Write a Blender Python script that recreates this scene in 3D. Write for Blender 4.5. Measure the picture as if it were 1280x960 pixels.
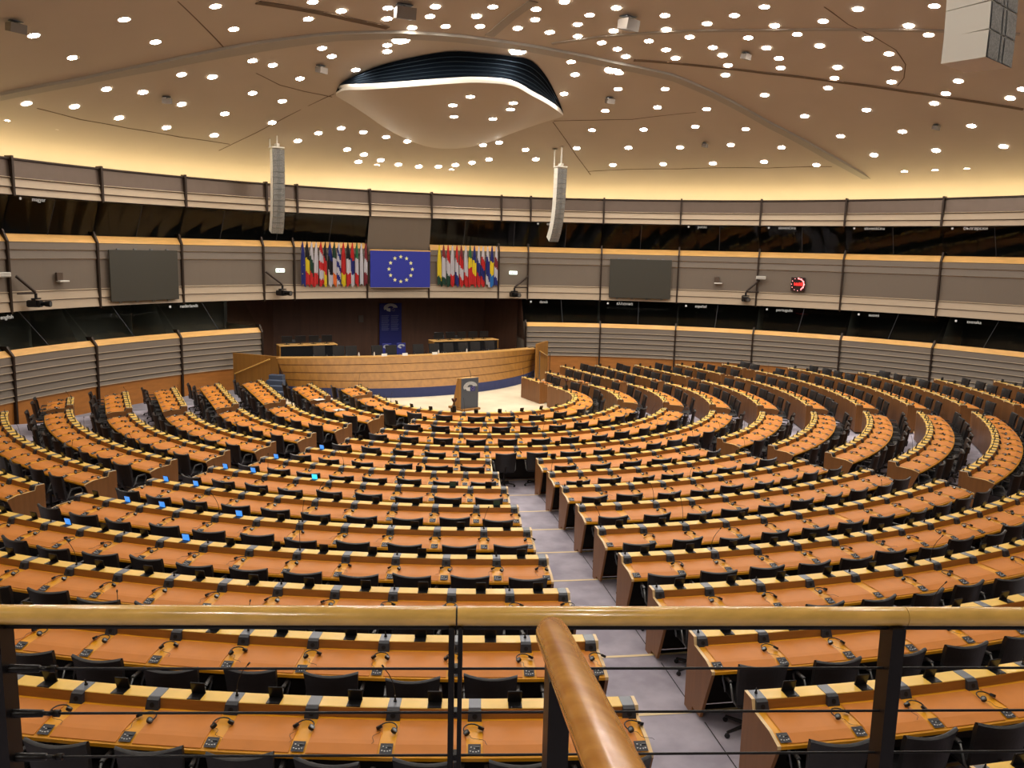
import bpy, math, random
from mathutils import Vector, Matrix
random.seed(7)
PI = math.pi
sc = bpy.context.scene
for o_ in list(bpy.data.objects): bpy.data.objects.remove(o_)

# ------------------------------------------------------------------ camera
F_PX, PITCH, ROLL, YAW = 1046.43, 0.158896, 0.0227987, 0.465724
CAM = Vector((-12.5571, -27.77805, 5.1598))
fh = Vector((math.sin(YAW), math.cos(YAW), 0)); rt0 = Vector((math.cos(YAW), -math.sin(YAW), 0))
fwd = fh*math.cos(PITCH) + Vector((0, 0, -math.sin(PITCH)))
up0 = rt0.cross(fwd)
rt = rt0*math.cos(ROLL) + up0*math.sin(ROLL); up = up0*math.cos(ROLL) - rt0*math.sin(ROLL)
cd = bpy.data.cameras.new('camera'); cam = bpy.data.objects.new('camera', cd); sc.collection.objects.link(cam)
cam.matrix_world = Matrix(((rt.x, up.x, -fwd.x, CAM.x), (rt.y, up.y, -fwd.y, CAM.y), (rt.z, up.z, -fwd.z, CAM.z), (0, 0, 0, 1)))
cd.sensor_width = 36; cd.lens = 36*F_PX/1280; cd.clip_start = 0.05; cd.clip_end = 200
sc.camera = cam
def project(p):
    d = Vector(p) - CAM; z = d.dot(fwd)
    if z < .1: return None
    return 640 + F_PX*d.dot(rt)/z, 480 - F_PX*d.dot(up)/z, z

# ------------------------------------------------------------------ world, light, exposure
w = bpy.data.worlds.new('world'); sc.world = w; w.use_nodes = True
w.node_tree.nodes['Background'].inputs[0].default_value = (1, .85, .68, 1)
w.node_tree.nodes['Background'].inputs[1].default_value = 0.02
sc.view_settings.view_transform = 'Standard'; sc.view_settings.look = 'None'
sc.view_settings.exposure = 0.0; sc.view_settings.gamma = 1.0
sc.view_settings.use_curve_mapping = False
LAMP_E = 128.0      # strength of every downlight disc
COVE_E = 9.0      # strength of the hidden cove strip

# ------------------------------------------------------------------ materials
def lin(c): return tuple(((v/255)/12.92 if v/255 <= .04045 else ((v/255+.055)/1.055)**2.4) for v in c) + (1,)
MATS = {}
def mat(name, rgb, rough=.5, metal=0., spec=.5, var=0., scale=(6, 6, 6), rgb2=None, bump=0., emis=0., detail=4, coat=0.):
    if name in MATS: return MATS[name]
    m = bpy.data.materials.new(name); m.use_nodes = True; nt = m.node_tree; b = nt.nodes['Principled BSDF']
    b.inputs['Base Color'].default_value = lin(rgb); b.inputs['Roughness'].default_value = rough
    b.inputs['Metallic'].default_value = metal; b.inputs['Specular IOR Level'].default_value = spec
    if coat: b.inputs['Coat Weight'].default_value = coat; b.inputs['Coat Roughness'].default_value = .12
    if emis:
        b.inputs['Emission Color'].default_value = lin(rgb); b.inputs['Emission Strength'].default_value = emis
    if var or bump or rgb2:
        tc = nt.nodes.new('ShaderNodeTexCoord'); mp = nt.nodes.new('ShaderNodeMapping'); nz = nt.nodes.new('ShaderNodeTexNoise')
        mp.inputs['Scale'].default_value = scale; nz.inputs['Scale'].default_value = 1; nz.inputs['Detail'].default_value = detail
        nt.links.new(tc.outputs['Object'], mp.inputs[0]); nt.links.new(mp.outputs[0], nz.inputs['Vector'])
        mx = nt.nodes.new('ShaderNodeMix'); mx.data_type = 'RGBA'
        c1 = lin(rgb); c2 = lin(rgb2) if rgb2 else tuple(v*(1-var) for v in c1[:3])+(1,)
        mx.inputs['A'].default_value = c1; mx.inputs['B'].default_value = c2
        rp = nt.nodes.new('ShaderNodeMapRange'); rp.inputs['From Min'].default_value = .35; rp.inputs['From Max'].default_value = .65
        nt.links.new(nz.outputs[0], rp.inputs[0]); nt.links.new(rp.outputs[0], mx.inputs[0]); nt.links.new(mx.outputs['Result'], b.inputs['Base Color'])
        if bump:
            bp = nt.nodes.new('ShaderNodeBump'); bp.inputs['Strength'].default_value = bump; bp.inputs['Distance'].default_value = .01
            nt.links.new(nz.outputs[0], bp.inputs['Height']); nt.links.new(bp.outputs[0], b.inputs['Normal'])
    MATS[name] = m; return m
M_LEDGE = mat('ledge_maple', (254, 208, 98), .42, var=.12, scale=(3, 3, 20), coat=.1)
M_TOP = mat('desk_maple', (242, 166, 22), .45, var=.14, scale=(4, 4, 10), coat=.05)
M_FACE = mat('ledge_face_wood_shaded', (168, 108, 38), .5, var=.2, scale=(3, 3, 26))  # near face of the ledge, its shade painted as darker wood
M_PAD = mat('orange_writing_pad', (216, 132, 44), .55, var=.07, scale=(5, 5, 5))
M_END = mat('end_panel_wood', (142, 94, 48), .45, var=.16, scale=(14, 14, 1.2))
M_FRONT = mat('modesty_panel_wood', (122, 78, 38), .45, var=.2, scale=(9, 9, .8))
M_EDGE = mat('pale_edge_wood', (238, 205, 150), .4)
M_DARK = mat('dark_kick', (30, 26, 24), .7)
M_CONS_T = mat('console_top_grey', (108, 112, 120), .35, metal=.2)
M_CONS = mat('console_grey', (52, 54, 60), .45)
M_SCR = mat('screen_black', (16, 16, 18), .3)
M_SCR_BLUE = mat('screen_lit_blue', (70, 150, 245), .3, emis=1.0)
M_SCR_CYAN = mat('screen_lit_cyan', (60, 200, 255), .3, emis=1.6)
M_SCR_GREEN = mat('screen_dim_green', (60, 80, 66), .25, emis=.15)
M_BLK = mat('black_plastic', (18, 17, 18), .4)
M_LEATHER = mat('black_leather', (30, 29, 30), .42, var=.2, scale=(30, 30, 30), bump=.15)
M_GREY_METAL = mat('grey_metal', (120, 122, 122), .35, metal=.7)
M_WHITE = mat('white_plastic', (226, 222, 212), .5)
M_BUTTON = mat('white_buttons', (225, 225, 225), .4)
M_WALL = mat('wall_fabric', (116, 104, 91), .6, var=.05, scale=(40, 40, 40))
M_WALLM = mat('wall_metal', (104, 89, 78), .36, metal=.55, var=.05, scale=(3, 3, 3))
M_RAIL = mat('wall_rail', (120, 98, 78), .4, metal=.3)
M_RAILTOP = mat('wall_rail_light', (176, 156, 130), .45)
M_FIN = mat('bronze_fin', (58, 46, 38), .4, metal=.5)
M_RIM = mat('rim_wood', (232, 180, 104), .32, var=.14, scale=(2, 2, 14), coat=.3)
M_SKIRT = mat('skirting_wood', (184, 118, 52), .5, var=.16, scale=(2, 2, 8))
M_CARPET = mat('carpet', (192, 186, 198), .95, spec=.1, rgb2=(166, 160, 173), scale=(2.2, 2.2, 2.2), bump=.3, detail=8)
M_CARPET2 = mat('carpet_low', (150, 148, 156), .95, spec=.1, rgb2=(126, 123, 131), scale=(1.8, 1.8, 1.8), bump=.3, detail=8)
M_WELL = mat('well_floor', (228, 212, 182), .55, rgb2=(214, 198, 168), scale=(1.1, 1.1, 1.1))
M_NOSE = mat('step_nosing', (240, 216, 166), .6)
M_CEIL = mat('ceiling_plaster', (176, 162, 147), .75, var=.03, scale=(.6, .6, .6))
M_BEAM = mat('ceiling_band', (150, 142, 132), .7)
M_SEAM = mat('ceiling_joint', (92, 72, 54), .8)
M_LIP = mat('ceiling_lip_white', (214, 206, 192), .5)
M_LOUVRE = mat('louvre_dark', (14, 20, 27), .95, spec=.05)
M_LOUVRE2 = mat('louvre_slat', (36, 44, 52), .9, spec=.05)
M_LAMP = mat('downlight_glow', (255, 249, 240), .5, emis=LAMP_E)
M_TRIM = mat('downlight_trim', (236, 230, 220), .5)
M_COVE = mat('cove_glow', (255, 232, 172), .5, emis=COVE_E)
M_BOOTH = mat('booth_shaded', (38, 38, 36), .8)  # dim copy of the booth walls, darkness put into the colour
M_BOOTH_LIT = mat('booth_lit', (112, 110, 103), .8)  # paler copy: light inside the left booths painted into the wall colour
M_DBROWN = mat('recess_brown', (96, 64, 46), .6, var=.2, scale=(6, 6, .6))
M_DAIS = mat('dais_wood', (162, 112, 44), .55, var=.22, scale=(7, 7, .4), coat=0)
M_GROOVE = mat('dais_groove', (96, 58, 22), .6)
M_BLUE = mat('dais_blue', (50, 60, 108), .7, var=.1, scale=(5, 5, 5))
M_STEP = mat('stair_carpet', (74, 84, 104), .9)
M_FLAGBLUE = mat('flag_blue', (36, 46, 150), .7)
M_STAR = mat('star_pale_yellow', (226, 226, 160), .6)
M_PSCREEN = mat('projection_screen', (60, 58, 50), .45)
M_LECT = mat('lectern_grey', (72, 78, 90), .5)
M_HAND = mat('handrail_wood', (246, 196, 100), .2, var=.18, scale=(3, 30, 30), coat=1.0)
M_HAND2 = mat('stair_rail_wood', (226, 160, 70), .22, rgb2=(200, 132, 50), scale=(60, 6, 12), coat=.6)
M_STEEL = mat('black_steel', (22, 19, 18), .35, metal=.4)
M_CABLE = mat('steel_cable', (34, 32, 32), .4, metal=.6)
M_ARRAY = mat('line_array_mesh', (150, 148, 142), .5, metal=.3, rgb2=(112, 110, 106), scale=(40, 40, 40))
M_ARRAY_W = mat('line_array_white', (222, 218, 206), .5)
M_RED = mat('led_red', (255, 40, 36), .5, emis=3)
M_PINK = mat('led_pink', (255, 120, 120), .5, emis=3)
M_SPK = mat('speaker_grey', (112, 102, 92), .7)
M_EXIT = mat('exit_glow', (225, 240, 225), .5, emis=2.2)
M_TXT = mat('booth_lettering', (200, 200, 196), .6, emis=.25)
gm = bpy.data.materials.new('booth_glass'); gm.use_nodes = True; nt = gm.node_tree; nt.nodes.clear()
out = nt.nodes.new('ShaderNodeOutputMaterial'); mxs = nt.nodes.new('ShaderNodeMixShader'); tr = nt.nodes.new('ShaderNodeBsdfTransparent'); gl = nt.nodes.new('ShaderNodeBsdfGlossy'); fr = nt.nodes.new('ShaderNodeFresnel')
tr.inputs[0].default_value = (.72, .76, .73, 1); gl.inputs['Roughness'].default_value = .03; fr.inputs[0].default_value = 1.32
nt.links.new(fr.outputs[0], mxs.inputs[0]); nt.links.new(tr.outputs[0], mxs.inputs[1]); nt.links.new(gl.outputs[0], mxs.inputs[2]); nt.links.new(mxs.outputs[0], out.inputs[0])
M_GLASS = gm

# ------------------------------------------------------------------ mesh helpers
COL = sc.collection
class MB:
    def __init__(s): s.v = []; s.f = []; s.m = []; s.mats = []; s.sm = []
    def mi(s, m):
        if m not in s.mats: s.mats.append(m)
        return s.mats.index(m)
    def add(s, vs, fs, m, smooth=False):
        b = len(s.v); i = s.mi(m); s.v += [tuple(x) for x in vs]
        for f in fs: s.f.append(tuple(b+k for k in f)); s.m.append(i); s.sm.append(smooth)
    def box(s, c, size, m, rz=0., bevel=0., rx=0.):
        x, y, z = (k/2 for k in size); b = min(bevel, x*.9, y*.9, z*.9)
        R_ = Matrix.Rotation(rz, 3, 'Z') @ Matrix.Rotation(rx, 3, 'X'); c = Vector(c)
        if b > 0:
            ring = lambda hx, hy, hz: [(-hx, -hy, hz), (hx, -hy, hz), (hx, hy, hz), (-hx, hy, hz)]
            L = ring(x-b, y-b, -z)+ring(x, y, -z+b)+ring(x, y, z-b)+ring(x-b, y-b, z)
            fs = [(3, 2, 1, 0), (12, 13, 14, 15)]
            for k in range(3):
                for j in range(4): a = k*4+j; b2 = k*4+(j+1) % 4; fs.append((a, b2, b2+4, a+4))
        else:
            L = [(-x, -y, -z), (x, -y, -z), (x, y, -z), (-x, y, -z), (-x, -y, z), (x, -y, z), (x, y, z), (-x, y, z)]
            fs = [(3, 2, 1, 0), (4, 5, 6, 7), (0, 1, 5, 4), (1, 2, 6, 5), (2, 3, 7, 6), (3, 0, 4, 7)]
        s.add([c+R_ @ Vector(p) for p in L], fs, m)
    def tube(s, pts, r, m, n=8, cap=True, smooth=True):
        pts = [Vector(p) for p in pts]; rs = r if isinstance(r, (list, tuple)) else [r]*len(pts); vs = []; ref = None
        for i, p in enumerate(pts):
            t = (pts[min(i+1, len(pts)-1)] - pts[max(i-1, 0)]).normalized()
            if ref is None: ref = Vector((0, 0, 1)) if abs(t.z) < .9 else Vector((1, 0, 0))
            a = t.cross(ref).normalized(); b = a.cross(t).normalized(); ref = b
            for k in range(n): th = 2*PI*k/n; vs.append(p + a*math.cos(th)*rs[i] + b*math.sin(th)*rs[i])
        fs = [(i*n+k, i*n+(k+1) % n, (i+1)*n+(k+1) % n, (i+1)*n+k) for i in range(len(pts)-1) for k in range(n)]
        s.add(vs, fs, m, smooth)
        if cap: s.add(vs[:n], [tuple(range(n))[::-1]], m); s.add(vs[-n:], [tuple(range(n))], m)
    def disc(s, c, r, m, n=16, normal=(0, 0, 1), r2=None):
        nrm = Vector(normal).normalized(); a = nrm.orthogonal().normalized(); b = nrm.cross(a); c = Vector(c)
        o = [c+a*math.cos(2*PI*k/n)*r+b*math.sin(2*PI*k/n)*r for k in range(n)]
        if r2 is None: s.add(o, [tuple(range(n))], m)
        else:
            q = [c+a*math.cos(2*PI*k/n)*r2+b*math.sin(2*PI*k/n)*r2 for k in range(n)]
            s.add(o+q, [(k, (k+1) % n, n+(k+1) % n, n+k) for k in range(n)], m)
    def prism(s, poly, z0, z1, m, mside=None):
        n = len(poly); vs = [(x, y, z0) for x, y in poly]+[(x, y, z1) for x, y in poly]
        s.add(vs, [tuple(range(n))[::-1], tuple(range(n, 2*n))], m)
        s.add(vs, [(k, (k+1) % n, n+(k+1) % n, n+k) for k in range(n)], mside or m)
    def grid(s, rows, m, smooth=True, mf=None, flip=False):
        nc = len(rows[0]); b = len(s.v); s.v += [tuple(p) for r in rows for p in r]
        for i in range(len(rows)-1):
            for j in range(nc-1):
                f = (b+i*nc+j, b+i*nc+j+1, b+(i+1)*nc+j+1, b+(i+1)*nc+j)
                s.f.append(f[::-1] if flip else f); s.m.append(s.mi(mf(i, j) if mf else m)); s.sm.append(smooth)
    def mesh(s, name, off=(0, 0, 0)):
        me = bpy.data.meshes.new(name); o = Vector(off)
        me.from_pydata([tuple(Vector(v)-o) for v in s.v], [], s.f)
        for m in s.mats: me.materials.append(m)
        me.polygons.foreach_set('material_index', s.m); me.polygons.foreach_set('use_smooth', s.sm)
        me.update(); return me
def link(name, me, parent=None, loc=(0, 0, 0), rz=0., off=None):
    o = bpy.data.objects.new(name, me); COL.objects.link(o); o.location = loc; o.rotation_euler = (0, 0, rz)
    if parent: o.parent = parent
    return o
def tag(o, label, cat=None, group=None, kind=None):
    if label: o['label'] = label
    if cat: o['category'] = cat
    if group: o['group'] = group
    if kind: o['kind'] = kind
    return o
def thing(name, label, cat, loc=(0, 0, 0), rz=0., group=None):
    return tag(link(name, None, None, loc, rz), label, cat, group)
def single(name, mb, label, cat, origin=(0, 0, 0), group=None):
    return tag(link(name, mb.mesh(name, origin), None, origin), label, cat, group)
def part(name, mb, root):                         # mesh given in world coordinates, root unrotated
    return link(name, mb.mesh(name, root.location), root)
def struct(name, mb, parent=None, label=None):
    o = link(name, mb.mesh(name), parent); o['kind'] = 'structure'
    if label: o['label'] = label
    if parent is None and not label: pass
    return o
ORD = ['zeroth', 'first', 'second', 'third', 'fourth', 'fifth', 'sixth', 'seventh', 'eighth', 'ninth', 'tenth', 'eleventh', 'twelfth', 'thirteenth', 'fourteenth', 'fifteenth', 'sixteenth', 'seventeenth', 'eighteenth', 'nineteenth', 'twentieth']
def rown(k): return 'nearest corner row' if k == 0 else ORD[k]+' row from the railing'
def nth(n): return ORD[n] if n <= 20 else ('%d' % n + {1: 'st', 2: 'nd', 3: 'rd'}.get(n % 10, 'th'))
# ================================================================== THE HALL
WC = (0.4577, -9.6286)                        # centre of the round wall
R_T, R_B, R_L = 21.14, 21.59, 20.215
def wp(R, th, z): return (WC[0]+R*math.sin(th), WC[1]+R*math.cos(th), z)
def revolve(mb, prof, t0, t1, m, step=2.0, mf=None, smooth=False):
    n = max(2, int(abs(t1-t0)/step)+1); rows = []
    for i in range(n+1):
        th = math.radians(t0+(t1-t0)*i/n); rows.append([wp(r, th, z) for r, z in prof])
    mb.grid(rows, m, smooth, mf=(lambda i, j: mf(j)) if mf else None)
UP_POST = [-112, -101, -91, -80.5, -70, -59.5, -48.9, -46.0+.0, -36.3, -26.5, -16.4, -12.45, -2.8, 5.6, 15.2, 19.25, 29.3, 39.7, 50.1, 60.6, 71.8, 83, 94, 105, 116]
UP_POST.remove(-48.9); UP_POST = sorted(UP_POST)
LO_POST = [-112, -101.5, -91, -80.7, -70.3, -60.2, -49.84, -40.06, -29.48, -18.8, 18.61, 29.29, 39.92, 50.52, 61.92, 73.12, 84, 95, 106, 117]
SIDES = (('left', -112, -16.4), ('front', -16.4, 19.25), ('right', 19.25, 116))
MIDP = [(R_B+.2, 5.33), (R_B-.02, 5.06), (R_B, 5.04), (R_B-.03, 4.80), (R_B+.03, 4.77), (R_B-.03, 4.48), (R_B+.03, 4.45), (R_B+.03, 3.37), (R_B-.03, 3.34), (R_B+.02, 3.32), (R_B-.04, 3.03), (R_B+.02, 3.0), (R_B-.05, 2.69), (R_B+.3, 2.66)]
TOPP = [(R_T+.25, 7.78), (R_T-.02, 7.8), (R_T-.02, 7.74), (R_T+.06, 7.72), (R_T+.03, 7.18), (R_T-.03, 7.15), (R_T+.04, 7.12), (R_T-.03, 6.86), (R_T+.04, 6.82), (R_T-.03, 6.60), (R_T+.3, 6.56)]
LOWZ = [1.36, 1.10, .85, .60, .34, .08, -.10]
LOWP = [(R_L+.2, 1.57), (R_L-.02, 1.38), (R_L, 1.36)]
for i in range(1, 7): LOWP += [(R_L-.04, LOWZ[i]+.035), (R_L-.045, LOWZ[i]+.01), (R_L+.03, LOWZ[i])]
WALLS = {}
for nm, a, b in SIDES:
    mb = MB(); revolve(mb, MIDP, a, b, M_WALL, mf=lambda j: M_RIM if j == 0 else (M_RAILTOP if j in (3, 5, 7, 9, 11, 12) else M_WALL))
    W_ = struct('wall_'+nm, mb); WALLS[nm] = W_
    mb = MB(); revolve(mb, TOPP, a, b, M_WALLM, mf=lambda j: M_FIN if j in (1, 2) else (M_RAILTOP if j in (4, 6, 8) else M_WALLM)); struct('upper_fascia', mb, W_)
    if nm != 'front':
        la, lb = (a, -18.8) if nm == 'left' else (18.61, b)
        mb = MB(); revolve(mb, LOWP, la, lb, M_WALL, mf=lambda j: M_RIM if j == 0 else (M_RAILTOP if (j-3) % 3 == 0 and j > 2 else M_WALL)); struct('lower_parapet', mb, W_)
        mb = MB(); revolve(mb, [(R_L+.0, -.10), (R_L+.02, -.10), (R_L+.05, -1.05)], la, lb, M_SKIRT); struct('baseboard_'+nm, mb)
        # short return at the rostrum end
        te = math.radians(lb if nm == 'left' else la); p0 = wp(R_L-.03, te, 0); p1 = wp(R_L+3.2, te, 0)
        mb = MB(); mb.grid([[(p0[0], p0[1], 1.57), (p0[0], p0[1], -1.05)], [(p1[0], p1[1], 1.57), (p1[0], p1[1], -1.05)]], M_WALL, False); struct('parapet_return', mb, W_)
# fins (posts) one by one, children of the wall they stand on
def side_of(t): return 'left' if t <= -16 else ('front' if t < 19 else 'right')
def fin(parent, t, prof, w=.05, m=None):
    th = math.radians(t); tx, ty = math.cos(th), -math.sin(th); mb = MB(); vs = []
    for r, z in prof:
        for s_ in (-w, w):
            p = wp(r, th, z); vs.append((p[0]+tx*s_, p[1]+ty*s_, z))
    n = len(prof)
    fs = [(i*2, i*2+1, i*2+3, i*2+2) for i in range(n-1)]
    mb.add(vs, fs, m or M_FIN)
    vs2 = []
    for r, z in prof:
        for s_ in (-w, w):
            p = wp(r+.3, th, z); vs2.append((p[0]+tx*s_, p[1]+ty*s_, z))
    mb.add(vs+vs2, [(i*2, i*2+2, 2*n+i*2+2, 2*n+i*2) for i in range(n-1)]+[(i*2+1, 2*n+i*2+1, 2*n+i*2+3, i*2+3) for i in range(n-1)], m or M_FIN)
    o = struct('wall_fin', mb, parent); return o
for t in UP_POST:
    W_ = WALLS[side_of(t)]
    fin(W_, t, [(R_T-.1, 7.86), (R_T-.1, 6.56)], .04)
    fin(W_, t, [(R_B+.1, 5.48), (R_B-.11, 5.08), (R_B-.09, 2.62)], .036)
for t in LO_POST:
    fin(WALLS[side_of(t)], t, [(R_L+.14, 1.70), (R_L-.10, 1.4), (R_L-.08, -1.0)], .036)
# booth glass: one window per bay
SIGNS_UP = {-46.0: 'magyar', 19.25: 'eesti', 39.7: 'polski', 50.1: 'slovenčina', 60.6: 'slovenščina', 71.8: 'български'}
SIGNS_LO = {-49.84: 'english', -29.48: 'nederlands', 18.61: 'dansk', 29.29: 'ελληνικά', 39.92: 'español', 50.52: 'português', 61.92: 'suomi', 73.12: 'svenska'}
wn = 0
def sign(parent, txt, t, R, z, size=.17):
    cu = bpy.data.curves.new('txt', 'FONT'); cu.body = txt; cu.size = size; cu.extrude = .004
    to = bpy.data.objects.new('txt', cu); COL.objects.link(to); bpy.context.view_layer.update()
    me = bpy.data.meshes.new_from_object(to.evaluated_get(bpy.context.evaluated_depsgraph_get()))
    bpy.data.objects.remove(to); me.materials.clear(); me.materials.append(M_TXT)
    th = math.radians(t); o = link('booth_lettering', me, parent, wp(R, th, z)); o.rotation_euler = (PI/2, 0, -th)
    o['kind'] = 'structure'; o['label'] = 'small white booth lettering'
    return o
for lst, signs, pr, zs in ((UP_POST, SIGNS_UP, [(R_T+.12, 6.58), (R_B+.2, 5.30)], 6.44), (LO_POST, SIGNS_LO, [(R_B+.1, 2.68), (R_L+.2, 1.55)], 2.48)):
    for t0, t1 in zip(lst[:-1], lst[1:]):
        if lst is LO_POST and t0 == -18.8: continue
        if lst is UP_POST and t0 == -2.8: continue
        wn += 1; mb = MB(); revolve(mb, pr, t0+.1, t1-.1, M_GLASS, 3)
        mb2 = MB(); tm = math.radians((t0+t1)/2)
        mb2.tube([wp(pr[0][0], tm, pr[0][1]), wp(pr[1][0], tm, pr[1][1])], .012, M_CONS, 6)
        o = struct('window_%d' % wn, mb); g = link('glass_joint', mb2.mesh('glass_joint'), o); g['kind'] = 'structure'
        if t0 in signs:
            f = (pr[0][1]-zs)/(pr[0][1]-pr[1][1]); Rs = pr[0][0]+(pr[1][0]-pr[0][0])*f-.05
            sign(o, signs[t0], t0+2.3, Rs, zs, .19)
            q = MB(); th = math.radians(t0+1.1); c = wp(Rs, th, zs+.06); q.disc(c, .05, M_TXT, 10, (-math.sin(th), -math.cos(th), 0)); k = link('booth_mark', q.mesh('booth_mark'), o); k['kind'] = 'structure'
# plain panel above the big flag, between the upper posts
mb = MB(); revolve(mb, [(R_T+.05, 6.6), (R_B-.02, 5.06)], -2.8, 5.6, M_WALL); struct('wall_panel', mb, WALLS['front'])
# booths behind the glass: back wall, floor and counter
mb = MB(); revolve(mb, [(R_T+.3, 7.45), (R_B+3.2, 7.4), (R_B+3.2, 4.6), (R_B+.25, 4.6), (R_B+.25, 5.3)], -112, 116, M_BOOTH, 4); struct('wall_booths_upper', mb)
for nm, a, b in (('left', -112, -18.8), ('right', 18.61, 117)):
    mb = MB(); revolve(mb, [(R_B+.3, 2.66), (R_L+3.4, 2.9), (R_L+3.4, .6), (R_L+.3, .6), (R_L+.2, 1.5)], a, b, M_BOOTH_LIT if nm == 'left' else M_BOOTH, 4); struct('wall_booths_'+nm, mb)
# booth partitions, seen dimly through the glass on the left
k = 0
for t0 in LO_POST[:-1]:
    if t0 in (-18.8,): continue
    th = math.radians(t0); mb = MB(); a = wp(R_L+.35, th, 0); b = wp(R_L+3.3, th, 0); c = wp(R_B+.25, th, 0)
    mb.add([(a[0], a[1], .6), (b[0], b[1], .6), (b[0], b[1], 2.8), (c[0], c[1], 2.64)], [(0, 1, 2, 3)], M_DBROWN if t0 == 18.61 else M_BOOTH_LIT); struct('trim_%d' % (30+k), mb); k += 1
# recess behind the rostrum
mb = MB(); A = [wp(R_L+3.1, math.radians(-18.8), 0), (-4.6, 14.6, 0), (6.9, 14.6, 0), wp(R_L+3.1, math.radians(18.61), 0)]
mb.grid([[(p[0], p[1], -1.05), (p[0], p[1], 2.9)] for p in A], M_DBROWN, False); struct('wall_recess', mb)
mb = MB(); mb.prism([(p[0], p[1]) for p in [wp(R_B+.1, math.radians(t), 0) for t in (-19, -10, 0, 10, 19)]]+[(8, 15.2), (-7, 15.2)], 2.66, 2.74, M_DBROWN); struct('ceiling_recess', mb)
# outer shell that closes the hall behind the gallery
mb = MB(); revolve(mb, [(25.5, -1.1), (25.5, 9.0)], 112, 248, M_WALL, 4); struct('wall_back', mb)

# ------------------------------------------------------------------ floors
RK = [23.0, 21.375, 19.751, 18.126, 16.502, 14.877, 13.253, 11.628, 10.004, 8.379, 6.755, 5.13, 3.506]
ZF = [0, -.139, -.253, -.387, -.5, -.598, -.698, -.818, -.916, -.98, -.995, -1.0, -1.004]
WELL = -1.007
RALL = [24.625]+RK; ZALL = [.13]+ZF          # index 0 is the extra row at the bottom right
VEND = {13: 3.28, 12: 4.2, 11: 5.7, 10: 5.27, 9: 4.4, 8: 3.4, 7: 2.1, 6: -.38, 5: -3.05, 4: -5.95, 3: -7.7, 2: -10.2, 1: -13.2, 0: -16}
def upath(R, s, d):
    q = R*PI/2
    if abs(s) <= q: a = s/R; return ((R+d)*math.sin(a), -(R+d)*math.cos(a)), (math.sin(a), -math.cos(a))
    sg = 1 if s > 0 else -1; return (sg*(R+d), abs(s)-q), (sg, 0)
def s_of_v(R, v): return R*PI/2+v if v >= 0 else R*math.acos(min(1, -v/R))
mb = MB(); mb.prism([wp(22.0, 2*PI*k/90, 0)[:2] for k in range(90)], -1.3, -1.012, M_CARPET2); struct('floor', mb)
mb = MB(); mb.add([(-5.6, -2, WELL-.002)]+[], [], M_WELL)
poly = [(5.3*math.sin(a), -5.3*math.cos(a)) for a in [PI/2*k/12 for k in range(-12, 13)]]+[(7.6, 5.8), (6.6, 9), (-6.4, 9), (-7.6, 5.8)]
mb = MB(); mb.prism(poly, -1.05, WELL, M_WELL); struct('floor_well', mb)
FL = struct('floor_tiers', (lambda m: (m.box((0, 0, -1.2), (2, 2, .1), M_CARPET2), m)[1])(MB()))
for k in range(0, 13):
    R, z = RALL[k], ZALL[k]; d0 = .25; d1 = (RALL[k-1]-R+.25) if k > 0 else 1.9
    se = s_of_v(R, VEND[k]+.55) if k < 11 else s_of_v(R, VEND[k])
    n = max(8, int(2*se/.6)); mb = MB(); rows = []
    for i in range(n+1):
        s_ = -se+2*se*i/n; P0 = upath(R, s_, d0)[0]; P1 = upath(R, s_, d1)[0]
        rows.append([(*P0, z-.02), (*P0, -1.25)] if False else [(*P0, -1.25), (*P0, z-.001), (*P1, z-.001), (*P1, -1.25)])
    mb.grid(rows, M_CARPET, False)
    for r_ in (rows[0], rows[-1]): mb.add(r_, [(0, 1, 2, 3)], M_CARPET)
    struct('floor_tier', mb, FL)
    mb = MB(); rows = []
    for i in range(n+1):
        s_ = -se+2*se*i/n; P0 = upath(R, s_, d0-.004)[0]; P1 = upath(R, s_, d0+.05)[0]
        rows.append([(*P0, z-.05), (*P0, z+.003), (*P1, z+.003)])
    mb.grid(rows, M_NOSE, False); struct('step_nosing', mb, FL)

# ------------------------------------------------------------------ ceiling
DZ0, DK = 13.2, 4.6/22.3**2
def dome(u, v, off=0.): return DZ0-DK*((u-WC[0])**2+(v-WC[1])**2)-off
rows = []; 
for i in range(91):
    th = 2*PI*i/90; r_ = [wp(r, th, DZ0-DK*r*r) for r in (0.01, 2, 4, 6, 8, 10, 12, 14, 16, 18, 19.5, 20.6, 21.3)]
    r_ += [wp(21.9, th, 8.62), wp(22.3, th, 8.38), wp(22.5, th, 8.05), wp(22.55, th, 7.6)]; rows.append(r_)
    if i > 0: pass
mb = MB(); mb.grid(rows, M_CEIL, True); CE = struct('ceiling', mb)
mb = MB(); revolve(mb, [(22.4, 7.6), (25.6, 8.2)], 110, 250, M_CEIL, 4); struct('ceiling_gallery', mb)
mb = MB(); revolve(mb, [(21.9, 7.62), (21.9, 7.72), (22.2, 7.72), (22.2, 7.62)], -118, 120, M_COVE, 3)
cv = tag(link('cove_light_strip', mb.mesh('cove_light_strip')), 'glowing warm strip light hidden behind the top rim of the round wall', 'light')
def band(name, top, bot, drop=.02, m=None, parent=CE, depth=.12):
    mb = MB(); rows = []
    for a, b in zip(top, bot):
        za, zb = dome(a[0], a[1]), dome(b[0], b[1])
        rows.append([(a[0], a[1], za+.05), (a[0], a[1], za-drop), (b[0], b[1], zb-drop-depth*0), (b[0], b[1], zb+.05)])
    mb.grid(rows, m, False); return struct(name, mb, parent)
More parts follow.
